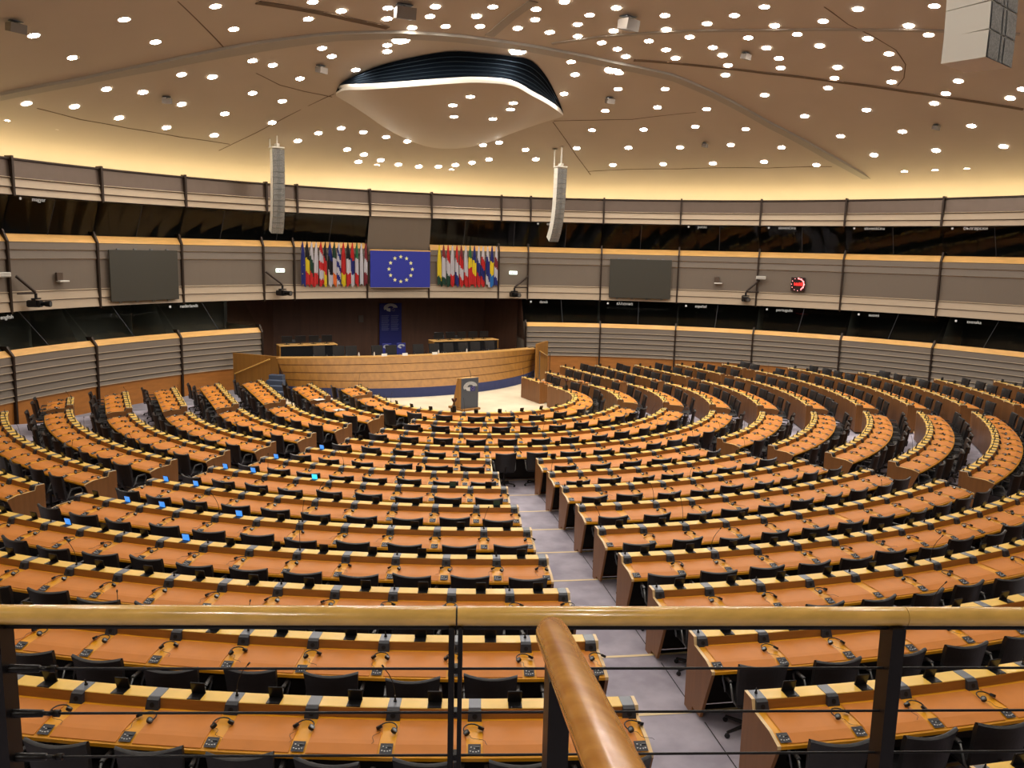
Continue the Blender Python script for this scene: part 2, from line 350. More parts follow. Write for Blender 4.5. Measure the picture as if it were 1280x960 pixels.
def offset_line(l, w):
    a = []; b = []
    for i, p in enumerate(l):
        q0 = Vector(l[max(i-1, 0)][:2]); q1 = Vector(l[min(i+1, len(l)-1)][:2]); t = (q1-q0).normalized(); n = Vector((-t.y, t.x))
        a.append((p[0]+n.x*w/2, p[1]+n.y*w/2)); b.append((p[0]-n.x*w/2, p[1]-n.y*w/2))
    return a, b
def dense(l, k=4):
    o = []
    for i in range(len(l)-1):
        for j in range(k): f = j/k; o.append([l[i][c]+(l[i+1][c]-l[i][c])*f for c in range(2)])
    o.append(list(l[-1][:2])); return o
LIGHTS = [[-11.38,-1.02],[-9.03,-1.57],[-10.47,0.77],[-8.29,0.13],[-12.71,1.31],[-13.62,-0.56],[-9.51,3.43],[-8.49,3.79],[-7.33,2.62],[-11.79,4.0],[-10.65,4.57],[-9.31,5.85],[-7.67,6.93],[-6.9,5.28],[-14.13,4.24],[-12.77,5.04],[-11.37,6.43],[-9.7,7.7],[-7.85,8.75],[-14.85,5.36],[-13.48,6.76],[-12.69,7.49],[-11.84,8.17],[-10.0,9.46],[-8.98,10.0],[-7.97,10.38],[-6.34,-1.82],[-5.32,-1.21],[-6.18,-0.58],[-2.56,-1.98],[-0.81,-2.45],[-3.73,-0.81],[-3.97,-1.61],[-2.45,-1.24],[-0.99,-1.61],[-1.66,-0.61],[-0.55,-0.91],[-2.7,-0.26],[-5.21,1.66],[-4.72,2.28],[-3.07,1.21],[-2.91,1.71],[-6.59,3.01],[-5.41,4.14],[-3.57,3.33],[-5.67,6.03],[-5.72,7.89],[-4.33,9.59],[-3.61,8.88],[-2.75,8.41],[-1.7,8.71],[-0.57,9.03],[0.51,9.3],[-1.96,10.34],[-1.06,10.77],[-1.12,11.47],[-0.12,11.21],[-0.16,11.76],[0.85,11.51],[0.81,12.04],[1.89,11.54],[1.81,12.03],[2.83,11.34],[2.77,11.84],[3.57,10.99],[3.59,11.56],[4.26,10.55],[4.91,10.01],[4.03,8.8],[4.65,8.35],[1.13,-3.59],[2.85,-3.92],[0.57,-2.75],[2.39,-3.05],[0.94,-2.01],[0.72,-1.17],[1.89,-1.28],[2.43,-2.24],[2.94,-1.4],[3.8,-2.33],[4.52,-4.23],[5.24,-3.36],[6.29,-5.53],[6.03,-4.51],[6.53,-6.61],[3.97,-1.32],[4.75,-1.14],[5.38,-0.76],[5.31,-2.27],[6.25,-2.01],[6.26,-3.32],[6.97,-1.63],[7.44,-3.13],[8.14,-2.84],[8.83,-2.34],[7.82,-4.49],[8.83,-4.3],[3.85,0.58],[4.57,1.48],[5.06,3.16],[5.98,0.55],[6.75,1.76],[7.41,3.7],[8.31,0.74],[9.08,2.26],[9.33,-1.64],[10.77,1.14],[11.59,-1.35],[7.92,5.55],[9.83,4.27],[11.46,2.71],[13.19,1.43],[8.24,7.37],[10.3,6.11],[12.2,4.68],[13.75,2.99],[10.65,7.92],[12.6,6.46],[14.35,4.89],[15.89,3.1],[10.89,9.49],[11.94,8.93],[12.95,8.22],[14.8,6.72],[15.68,5.92],[16.48,5.0],[6.13,8.53],[7.03,9.19],[8.58,-8.41],[9.68,-10.19],[8.58,-7.06],[7.79,-5.76],[8.77,-5.78],[9.94,-5.66],[9.74,-3.97],[10.35,-3.45],[11.62,-4.92],[12.21,-4.26],[12.7,-3.52],[10.44,-8.75],[10.48,-7.18],[11.79,-6.95],[12.84,-6.43],[13.62,-5.61],[11.3,-8.81],[12.7,-8.65],[13.81,-8.19],[14.68,-7.49],[15.31,-6.57],[16.53,-8.2],[16.06,-8.91],[15.79,-5.76],[17.91,-5.83],[19.81,-5.93],[14.97,-3.39],[17.16,-3.35],[19.11,-3.48],[13.97,-1.17],[16.19,-1.08],[18.25,-1.1],[15.43,1.55],[20.12,-1.24],[20.59,-2.43],[21.01,-3.64],[17.59,1.51],[17.94,3.13],[18.62,2.17],[19.51,1.39]]
beam1_top = [[-14.76,3.11,9.56],[-12.55,2.83,10.2],[-10.25,2.18,10.85],[-7.47,1.09,11.56],[-5.08,0.33,12.0],[-3.03,-0.0,12.23],[-1.08,-0.12,12.35],[1.02,-0.15,12.37],[3.01,-0.17,12.31],[5.12,-0.24,12.19],[7.66,-0.54,11.96],[9.8,-0.32,11.6],[13.27,0.18,10.79],[16.99,0.31,9.76],[20.38,0.26,8.63]]
beam1_bot = [[-14.8,3.5,9.46],[-12.56,3.25,10.1],[-10.22,2.73,10.73],[-7.36,1.77,11.44],[-4.94,0.86,11.91],[-2.87,0.46,12.16],[-0.9,0.31,12.27],[1.23,0.27,12.29],[3.25,0.25,12.23],[5.39,0.16,12.09],[7.96,-0.15,11.85],[10.13,0.06,11.47],[13.63,0.55,10.64],[17.43,0.7,9.55],[21.26,0.51,8.25]]
b2 = [[2.43,-0.49,12.4],[3.69,-1.74,12.53],[5.51,-3.31,12.6],[7.88,-5.36,12.53],[10.18,-7.9,12.3],[11.69,-9.87,12.04],[12.51,-10.98,11.84]]
b3 = [[5.79,-0.68,12.2],[8.2,-1.74,12.07],[10.34,-2.81,11.87],[12.58,-4.19,11.57],[14.54,-5.58,11.22],[16.1,-6.89,10.87],[17.42,-8.13,10.52]]
b4 = [[-7.91,-1.81,11.99],[-6.07,-1.13,12.14],[-4.82,-0.62,12.19],[-3.49,-0.16,12.23]]
b5 = [[0.08,-0.32,12.4],[0.11,-1.97,12.66],[0.2,-3.28,12.83]]
seams = [[[-10.07,-2.04,11.64],[-9.32,-0.43,11.54],[-8.43,1.44,11.34]],[[-13.87,4.73,9.4],[-12.63,6.13,9.32],[-11.05,7.39,9.3],[-9.14,8.65,9.26],[-7.13,9.64,9.23]],[[-9.01,12.05,8.02],[-8.47,11.18,8.46],[-7.03,9.66,9.24],[-6.21,8.76,9.66],[-5.39,7.63,10.13],[-4.59,6.46,10.57],[-3.82,5.4,10.94]],[[-7.05,3.62,11.06],[-6.02,4.67,10.93],[-5.02,5.22,10.88],[-3.84,5.68,10.86]],[[5.96,5.65,10.77],[8.59,8.0,9.72],[11.54,10.34,8.38]],[[5.95,5.56,10.79],[7.41,4.74,10.85],[8.85,3.78,10.89],[10.62,1.65,11.07]],[[9.96,9.09,9.13],[13.53,6.34,9.26],[16.44,3.4,9.27],[18.1,1.06,9.27]],[[7.79,-7.82,12.68],[9.25,-7.45,12.44],[10.58,-7.41,12.21],[11.67,-7.31,11.99],[12.74,-6.86,11.74],[13.58,-6.15,11.5],[13.98,-5.57,11.36]]]
gap = [[-3.82,4.79,11.11],[-3.73,4.22,11.26],[-3.14,3.22,11.55],[-2.36,2.37,11.8],[-0.82,1.24,12.1],[0.64,1.01,12.16],[1.57,0.94,12.16],[2.45,1.04,12.11],[3.76,2.18,11.81],[5.43,4.06,11.24],[6.02,4.86,10.98]]
lip = [[-3.79,5.28,10.93],[-3.79,4.0,10.88],[-3.37,2.97,10.78],[-2.45,2.1,10.81],[-0.84,1.15,10.96],[0.23,0.76,11.05],[1.47,0.68,11.06],[2.75,1.54,10.96],[3.96,2.68,10.97],[5.18,3.86,10.93],[6.0,4.83,10.94]]
low = [[-3.72,5.54,10.91],[-2.87,6.32,10.74],[-2.09,7.06,10.57],[-0.47,8.5,10.16],[1.49,9.54,9.79],[2.95,9.44,9.78],[4.01,8.64,10.0],[4.78,7.3,10.38],[5.3,6.35,10.62],[5.81,5.46,10.83],[6.1,4.99,10.93]]
boxes = [[-3.57,-1.96,12.51],[3.54,-3.56,12.77],[-13.98,-1.72,10.69],[-9.87,5.08,10.22],[8.56,-3.56,12.25],[-4.92,3.02,11.46],[6.87,2.55,11.45],[17.25,-4.79,10.38],[12.75,3.6,10.18]]

band('ceiling_band', dense(beam1_top), dense(beam1_bot), .10, M_BEAM)
for l, w_, mm in ((b2, .16, M_BEAM), (b3, .14, M_SEAM), (b4, .22, M_SEAM), (b5, .35, M_BEAM)):
    a, b = offset_line(dense(l), w_); band('ceiling_joint', a, b, .035, mm)
for l in seams:
    a, b = offset_line(dense(l), .035); band('ceiling_joint', a, b, .012, M_SEAM)
# the hanging petal: dark louvred opening above a white lip, smooth belly below
lipc = [Vector(p) for p in lip]; gapc = [Vector((p[0], p[1], dome(p[0], p[1])-.04)) for p in gap]; lowc = [Vector((p[0], p[1], dome(p[0], p[1])-.03)) for p in low]
def interp(l, f):
    x = f*(len(l)-1); i = min(int(x), len(l)-2); t = x-i; p0 = l[max(i-1, 0)]; p1 = l[i]; p2 = l[i+1]; p3 = l[min(i+2, len(l)-1)]
    return .5*((2*p1)+(-p0+p2)*t+(2*p0-5*p1+4*p2-p3)*t*t+(-p0+3*p1-3*p2+p3)*t**3)
N = 40; LP = [interp(lipc, i/N) for i in range(N+1)]; GP = [interp(gapc, i/N) for i in range(N+1)]; BP = [interp(lowc, i/N) for i in range(N+1)]
PT = tag(link('ceiling_petal', None, CE), 'suspended petal-shaped ceiling panel'); PT['kind'] = 'structure'
mb = MB(); rows = []
for i in range(N+1):
    r_ = []
    for j in range(13):
        t = j/12; p = LP[i].lerp(BP[i], t); sag = .12*math.sin(PI*t)*math.sin(PI*i/N); r_.append((p.x, p.y, p.z-sag))
    rows.append(r_)
mb.grid(rows, M_CEIL, True); struct('petal_belly', mb, PT)
mb = MB(); mb.grid([[(p.x, p.y, p.z-.02), (p.x, p.y-.02, p.z+.05), (p.x, p.y, p.z+.16), (p.x, p.y+.12, p.z+.2)] for p in LP], M_LIP, True); struct('petal_lip', mb, PT)
mb = MB(); mb.grid([[LP[i].lerp(GP[i], j/6)+Vector((0, .12+.5*math.sin(PI*j/6)*math.sin(PI*i/N), .06)) if 0 < j < 6 else (LP[i]+Vector((0, .1, .05)) if j == 0 else GP[i]) for j in range(7)] for i in range(N+1)], M_LOUVRE, True); struct('petal_louvre', mb, PT)
for j in range(1, 7):
    mb = MB(); mb.tube([LP[i].lerp(GP[i], j/7.5)+Vector((0, -.02+.4*math.sin(PI*j/7)*math.sin(PI*i/N)*.8, .05)) for i in range(2, N-1)], .012, M_LOUVRE2, 5); struct('louvre_slat', mb, PT)

# downlights
def inb(u, v): return (u-WC[0])**2+(v-WC[1])**2 < 20.5**2
def dn(u, v): 
    k = 2*DK; return Vector((k*(u-WC[0]), k*(v-WC[1]), 1)).normalized()
mbl = MB(); mbl.disc((0, 0, -.012), .15, M_LAMP, 16, (0, 0, -1)); LAMPME = mbl.mesh('lamp_disc')
mbt = MB(); mbt.disc((0, 0, -.016), .185, M_TRIM, 20, (0, 0, -1), .15); mbt.disc((0, 0, -.004), .185, M_TRIM, 20, (0, 0, 1)); TRIMME = mbt.mesh('trim')
def downlight(u, v, z, nrm, label, group='round ceiling downlights'):
    t = tag(link('recessed_downlight', None, None, (u, v, z)), label, 'ceiling light', group)
    t.rotation_mode = 'QUATERNION'; t.rotation_quaternion = Vector((0, 0, 1)).rotation_difference(nrm)
    link('trim_ring', TRIMME, t); link('lamp_disc', LAMPME, t)
    return t
lam = []
for u, v in LIGHTS:
    q = project((u, v, dome(u, v))); lam.append((q[1], q[0], u, v))
BL = [(566, 127.5, .2, .47), (588, 117.5, .3, .52), (567, 143, .42, .46), (618, 146, .45, .62), (641, 124, .22, .68), (639, 134, .34, .66)]
lam.sort(); rowsL = [lam[i:i+14] for i in range(0, len(lam), 14)]
for bi, rw in enumerate(rowsL):
    rw.sort(key=lambda a: a[1])
    for j, (py, px, u, v) in enumerate(rw):
        downlight(u, v, dome(u, v), dn(u, v), 'round white ceiling downlight, %s from the left in the %s band from the top' % (nth(j+1), nth(bi+1)))
for i, (px, py, t, f) in enumerate(BL):
    bt = min((((project(interp(LP, g/60).lerp(interp(BP, g/60), h_/20))[0]-px)**2+(project(interp(LP, g/60).lerp(interp(BP, g/60), h_/20))[1]-py)**2), h_/20, g/60) for g in range(61) for h_ in range(21))
    t, f = bt[1], bt[2]
    p = interp(LP, f).lerp(interp(BP, f), t); sag = .12*math.sin(PI*t)*math.sin(PI*f)
    downlight(p.x, p.y, p.z-sag-.02, Vector((0, .12, 1)).normalized(), 'round white downlight on the hanging petal panel, %s from its left tip' % nth(i+1), 'petal downlights')
mbw = MB(); mbw.disc((0, 0, -.02), .30, M_LAMP, 20, (0, 0, -1)); WASH = mbw.mesh('lamp_disc'); mbw = MB(); mbw.disc((0, 0, -.018), .35, M_TRIM, 20, (0, 0, -1), .30); mbw.disc((0, 0, -.006), .35, M_TRIM, 20); WASHT = mbw.mesh('trim')
for wh, u, v in (('left', -2.75, .72), ('middle', 1.6, .52), ('right', 5.6, .42)):  # added glowing discs imitate the glare of downlights washing the beam
    t = tag(link('beam_glare_disc', None, None, (u, v, dome(u, v))), 'large glowing disc imitating lamp glare beside the curved ceiling beam, %s one of three' % wh, 'ceiling light', 'beam glare discs')
    t.rotation_mode = 'QUATERNION'; t.rotation_quaternion = Vector((0, 0, 1)).rotation_difference(dn(u, v)); link('trim_ring', WASHT, t); link('lamp_disc', WASH, t)
# unseen downlights added overhead and behind the viewer, to light the near desks
ex = 0
for a in range(-20, 21, 3):
    for b in range(-29, -3, 3):
        if not inb(a, b): continue
        q = project((a, b, dome(a, b)))
        if q and -40 < q[0] < 1320 and q[1] > -30: continue
        ex += 1; downlight(a+.4*((b//3) % 2), b, dome(a, b), dn(a, b), 'round white overhead downlight out of view, %s from the left, %s from the front' % (nth((a+23)//3), nth((-b)//3)), 'downlights behind the viewer')
for i_, (a, b) in enumerate(((-16.5, -26.8), (-14.6, -27.8), (-12.2, -29.0), (-9.8, -30.0), (-7.0, -30.8), (-15.2, -29.6), (-12.6, -31.0))):  # unseen lamps added above the gallery for highlights on the handrail
    downlight(a, b, 7.75, Vector((0, 0, 1)), 'unseen round downlight added in the gallery ceiling, %s from the left' % nth(i_+1), 'added gallery downlights')
# ceiling mounted grey loudspeakers
WHICH = ['left of the ceiling centre, at the top edge', 'right of the ceiling centre, near the top edge', 'at the far upper left of the ceiling', 'small, above the left screen', 'small, left of the curved joint arc', 'small, left of the petal opening', 'small, right of the petal opening', 'small, at the far right of the ceiling', 'small, in the right middle of the ceiling']
for i, (b, sz) in enumerate(zip(boxes, (.62, .62, .42, .34, .34, .38, .36, .3, .3))):
    t = thing('ceiling_loudspeaker', 'grey wedge loudspeaker under the ceiling, '+WHICH[i], 'loudspeaker', (b[0], b[1], dome(b[0], b[1])-.02), rz=.3*(i % 3), group='ceiling loudspeakers')
    mb = MB(); s_ = sz
    mb.add([(-s_*.5, -s_*.35, -s_*.75), (s_*.5, -s_*.35, -s_*.75), (s_*.42, s_*.35, -s_*.6), (-s_*.42, s_*.35, -s_*.6), (-s_*.5, -s_*.45, -s_*.2), (s_*.5, -s_*.45, -s_*.2), (s_*.42, s_*.3, -s_*.15), (-s_*.42, s_*.3, -s_*.15)], [(3, 2, 1, 0), (4, 5, 6, 7), (0, 1, 5, 4), (1, 2, 6, 5), (2, 3, 7, 6), (3, 0, 4, 7)], M_SPK)
    link('cabinet', mb.mesh('cabinet'), t)
    mb = MB(); mb.box((0, 0, -.012), (s_*.8, s_*.5, .024), M_CONS, bevel=.005); mb.tube([(0, 0, 0), (0, -.02, -s_*.25)], .03, M_CONS, 8); link('mount', mb.mesh('mount'), t)

# dark carpet joints that run outward from the desk ends along the centre aisle
for k in range(1, 10):
    R, z = RALL[k], ZALL[k]; s_ = R*math.radians(-19.0)+.60+.02; mb = MB()
    a, b = upath(R, s_-.006, .5)[0], upath(R, s_-.006, 1.85)[0]; c, d = upath(R, s_+.006, 1.85)[0], upath(R, s_+.006, .5)[0]
    mb.add([(*a, z+.002), (*b, z+.002), (*c, z+.002), (*d, z+.002)], [(0, 1, 2, 3)], M_DARK); struct('carpet_joint', mb, FL)
# ================================================================== DESK ROWS
AISLES = [-53.45, -19.0, 15.8, 51.1]; HW = .60
GAP = {13: (1.0, 1.69), 12: (.59, 1.39), 11: (.23, 1.14), 10: (-.13, .74), 9: (-.47, .51), 8: (-.65, .23), 7: (-.09, .69)}
def a2s(R, deg): return R*math.radians(deg)
def blocks_of(k):
    R = RALL[k]; ends = s_of_v(R, VEND[k]); out = []
    if k == 0: return [('C', a2s(R, -14.6), a2s(R, 2.0))]
    if k <= 9: cuts = list(AISLES)
    elif k <= 12: cuts = [AISLES[0], AISLES[3]]
    else: cuts = []
    pts = []
    if k in (1,): lo, hi = a2s(R, -37.5), a2s(R, -7.5)
    elif k in (2,): lo, hi = a2s(R, -42), a2s(R, -2.0)
    elif k in (3,): lo, hi = a2s(R, -47.5), ends
    elif k in (4,): lo, hi = a2s(R, -52.1), ends
    elif k in (5,): lo, hi = -s_of_v(R, -7.1), ends
    else: lo, hi = -ends, ends
    cur = lo; code = {-53.45: 'AB', -19.0: 'BC', 15.8: 'CD', 51.1: 'DE'}
    lst = []
    for c in cuts:
        s_ = a2s(R, c)
        if s_ < lo or s_ > hi: continue
        lst.append((cur, s_-HW, c)); cur = s_+HW
    lst.append((cur, hi, None))
    res = []
    for a, b, c in lst: res.append([a, b])
    # split the outer pieces at the front gap
    if k in GAP:
        g0, g1 = s_of_v(R, GAP[k][0]), s_of_v(R, GAP[k][1]); r2 = []
        for a, b in res:
            pieces = [(a, b)]
            for x0, x1 in ((-g1, -g0), (g0, g1)):
                np_ = []
                for p, q in pieces:
                    if p < x0 and q > x1: np_ += [(p, x0), (x1, q)]
                    else: np_.append((p, q))
                pieces = np_
            r2 += pieces
        res = r2
    for a, b in res:
        m = math.degrees((a+b)/2/R)
        if k in GAP and (a >= s_of_v(R, GAP[k][1])-.01): cd_ = 'F'
        elif k in GAP and (b <= -s_of_v(R, GAP[k][1])+.01): cd_ = 'Z'
        elif k == 13: cd_ = 'W'
        elif m < -53.45: cd_ = 'A'
        elif m > 51.1: cd_ = 'E'
        elif k >= 10: cd_ = 'W'
        elif m < -19: cd_ = 'B'
        elif m < 15.8: cd_ = 'C'
        else: cd_ = 'D'
        out.append((cd_, a, b))
    return out
PLACE = {'A': 'left of the far left aisle', 'B': 'left of the centre aisle', 'C': 'right of the centre aisle', 'D': 'right of the second aisle', 'E': 'beyond the far right aisle', 'W': 'from its left end', 'F': 'in the straight far right bench', 'Z': 'in the straight far left bench'}
DPLACE = {'A': 'left of the far left aisle', 'B': 'left of the centre aisle', 'C': 'right of the centre aisle', 'D': 'right of the second aisle', 'E': 'beyond the far right aisle', 'W': 'spanning the whole middle', 'F': 'straight bench at its right tip', 'Z': 'straight bench at its left tip'}
rowname = rown

# shared seat fittings (local: +y away from the hall centre, z above the tier)
def me_console(mic):
    mb = MB(); w = .058
    mb.add([(-w, .0, .880), (w, .0, .880), (w, .166, .880), (-w, .166, .880), (-w, .0, .886), (w, .0, .886), (w, .166, .886), (-w, .166, .886)], [(4, 5, 6, 7), (0, 1, 5, 4), (3, 7, 4, 0), (1, 2, 6, 5)], M_CONS_T)
    w2 = .066
    mb.add([(-w, .158, .887), (w, .158, .887), (w, .205, .872), (-w, .205, .872), (-w2, .236, .782), (w2, .236, .782), (-w2, .17, .782), (w2, .17, .782)], [(0, 3, 2, 1), (3, 4, 5, 2), (0, 6, 4, 3), (1, 2, 5, 7)], M_CONS)
    mb.disc((0, .2225, .83), .024, M_BLK, 12, (0, .95, .32)); mb.box((0, -.010, .845), (.055, .012, .045), M_EDGE, bevel=.003)
    return mb.mesh('console_block')
def me_mic(ax, ay, L):
    mb = MB(); mb.tube([(0, .06, .886), (0, .06, .90)], .017, M_BLK, 8); mb.tube([(0, .06, .90), (0, .058, .945)], .009, M_BLK, 6)
    pts = [(ax*t*t, .058+ay*t*t, .945+L*t) for t in (0, .25, .5, .75, 1)]; mb.tube(pts, .0042, M_BLK, 5); e = Vector(pts[-1]); d = (e-Vector(pts[-2])).normalized()
    mb.tube([e, e+d*.035], .009, M_BLK, 6); return mb.mesh('microphone')
def me_stub():
    mb = MB(); mb.tube([(0, .06, .886), (0, .06, .90)], .017, M_BLK, 8); mb.tube([(0, .06, .90), (.004, .07, .945)], [.010, .006], M_BLK, 6); return mb.mesh('microphone')
def me_screen(m):
    mb = MB(); mb.box((0, .10, .882), (.13, .135, .008), M_BLK)
    c = Vector((0, .062, .944)); ang = math.radians(-14); mb.box(c, (.135, .014, .125), M_BLK, rx=ang, bevel=.004)
    R_ = Matrix.Rotation(ang, 3, 'X'); q = [c+R_ @ Vector((x, .0085, z)) for x, z in ((-.06, -.055), (.06, -.055), (.06, .055), (-.06, .055))]
    mb.add(q, [(3, 2, 1, 0)], m); q = [c+R_ @ Vector((x, .004, z)) for x, z in ((.035, .05), (.052, .05), (.052, .058), (.035, .058))]; mb.add(q, [(3, 2, 1, 0)], M_GREY_METAL)
    for x in (-.03, 0, .03): mb.box((x, .15, .887), (.018, .012, .003), M_CONS)
    return mb.mesh('screen')
def me_switch():
    mb = MB(); n = Vector((0, .28, .96)); w = .056
    def P(x, t): return (x, .60+.112*t, .7865-.030*t+.004)
    mb.add([P(-w, 0), P(w, 0), P(w, 1), P(-w, 1)], [(0, 1, 2, 3)], M_CONS)
    for x, t in ((-.036, .72), (-.014, .78), (.012, .78), (.036, .72), (0, .45), (.03, .35)):
        a = Vector(P(x, t)); mb.box(a+Vector((0, 0, .003)), (.012, .010, .006), M_BUTTON)
    mb.box(Vector(P(-.02, .3))+Vector((0, 0, .003)), (.05, .022, .004), M_BLK); return mb.mesh('switch_panel')
ME_CON = me_console(0); ME_MICS = [me_mic(.10, .04, .30), me_mic(-.07, .10, .34), me_mic(.03, -.06, .36), me_mic(-.12, .02, .27)]; ME_STUB = me_stub()
ME_SCR = me_screen(M_SCR); ME_SCRB = me_screen(M_SCR_BLUE); ME_SCRC = me_screen(M_SCR_CYAN); ME_SCRG = me_screen(M_SCR_GREEN); ME_SW = me_switch()
def me_pad(p, R):
    mb = MB(); w = p/2-.068; rows = []
    for d, h in ((.232, .780), (.232, .7862), (.545, .7792), (.60, .7745), (.712, .7455), (.715, .738)):
        rows.append([(x*(R+d)/(R+.4) if R else x, d, h+.008) for x in (-w, 0, w)])
    mb.grid(rows, M_PAD, False); mb.add([rows[i][0] for i in range(1, 6)], [(0, 1, 2, 3, 4)], M_PAD); return mb.mesh('writing_pad')
LIT = {(4, -47.2): 'b', (5, -46.6): 'b', (5, -44.0): 'b', (4, -39.7): 'b', (6, -48.8): 'b', (6, -46.0): 'b', (5, -38.7): 'b', (7, -48.3): 'b', (7, -45.2): 'b', (7, -39.0): 'c', (8, -47.6): 'b', (9, -46.8): 'b', (6, -23.6): 'g', (7, -27.5): 'g'}
SIDEP = [(0, -.06), (0, .887), (.165, .887), (.198, .797), (.55, .787), (.735, .742), (.735, .705), (.47, .05), (.24, .05), (.22, -.06)]
SEATS = []     # (row, code, index, n, s, R, z, pos, out)
DIVS = []
def sweep(mb, prof, R, s0, s1, z, m, mf=None, n=None):
    n = n or max(2, int(abs(s1-s0)/.45)); rows = []
    for i in range(n+1):
        s_ = s0+(s1-s0)*i/n; rows.append([(*upath(R, s_, d)[0], z+h) for d, h in prof])
    mb.grid(rows, m, False, mf=(lambda i, j: mf(j)) if mf else None)
dn_count = {}
for k in range(0, 14):
    R, z = RALL[k], ZALL[k]
    for code, s0, s1 in blocks_of(k):
        L = s1-s0; n = max(1, round(L/.772)); p = L/n; sm_ = (s0+s1)/2
        c0, o0 = upath(R, sm_, 0)
        lab = 'orange wooden desk row, %s, %s' % ((rowname(k)), DPLACE[code])
        t = thing('bench_desk', lab, 'desk', (c0[0], c0[1], z), group='parliament desk rows')
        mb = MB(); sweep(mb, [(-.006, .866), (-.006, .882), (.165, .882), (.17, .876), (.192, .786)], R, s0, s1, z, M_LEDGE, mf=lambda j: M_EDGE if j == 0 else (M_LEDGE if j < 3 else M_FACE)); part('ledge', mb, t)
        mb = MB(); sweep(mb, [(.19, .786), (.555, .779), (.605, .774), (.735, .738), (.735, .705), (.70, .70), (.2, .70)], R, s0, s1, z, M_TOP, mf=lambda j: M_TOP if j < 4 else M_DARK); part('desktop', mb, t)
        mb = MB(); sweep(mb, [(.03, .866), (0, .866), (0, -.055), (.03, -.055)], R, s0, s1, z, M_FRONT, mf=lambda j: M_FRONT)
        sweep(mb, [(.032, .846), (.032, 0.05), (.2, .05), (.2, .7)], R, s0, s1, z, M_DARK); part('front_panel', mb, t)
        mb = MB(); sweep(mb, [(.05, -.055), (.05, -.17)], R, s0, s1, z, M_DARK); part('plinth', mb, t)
        for sx, e in ((s0, -1), (s1, 1)):
            mb = MB(); A = [(*upath(R, sx, d)[0], z+h) for d, h in SIDEP]; Bq = [(*upath(R, sx+e*.035, d)[0], z+h) for d, h in SIDEP]; N_ = len(SIDEP)
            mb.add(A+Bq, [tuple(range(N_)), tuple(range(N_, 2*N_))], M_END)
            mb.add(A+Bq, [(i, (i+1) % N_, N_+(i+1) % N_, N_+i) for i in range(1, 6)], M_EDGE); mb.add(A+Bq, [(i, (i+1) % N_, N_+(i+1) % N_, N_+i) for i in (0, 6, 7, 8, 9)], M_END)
            part('end_panel', mb, t)
        padme = me_pad(p, R if abs(sm_) < R*PI/2 else 0)
        def put(name, me, s_, dd=0.):
            c, o = upath(R, s_, 0); ob = bpy.data.objects.new(name, me); COL.objects.link(ob); ob.parent = t
            ob.location = (c[0]-c0[0], c[1]-c0[1], 0); ob.rotation_euler = (0, 0, math.atan2(o[1], o[0])-PI/2); return ob
        par = dn_count.get(k, 0)
        for i in range(n+1):
            s_ = s0+p*i; s_ = min(max(s_, s0+.06), s1-.06)
            cb = put('console_block', ME_CON, s_); put('switch_panel', ME_SW, s_)
            if (n-i if code in 'BA' else i) % 2 == (1 if code == 'B' else 0): link('microphone', random.choice(ME_MICS) if random.random() < .3 else ME_STUB, cb)
            if 0 < i or code not in 'CDE': DIVS.append((k, code, i, n, s_, R, z))
        for i in range(n):
            s_ = s0+p*(i+.5); put('writing_pad', padme, s_)
            kind = None; deg = math.degrees(s_/R)
            for (kk, dg), v in LIT.items():
                if kk == k and abs(deg-dg)*math.radians(1)*R < p*.5: kind = v
            o_ = put('screen', {'b': ME_SCRB, 'c': ME_SCRC, 'g': ME_SCRG}.get(kind, ME_SCR), s_)
            if kind: o_['label'] = {'b': 'screen lit blue', 'c': 'screen lit bright cyan', 'g': 'screen glowing dim green'}[kind]
            SEATS.append((k, code, i, n, s_, R, z))

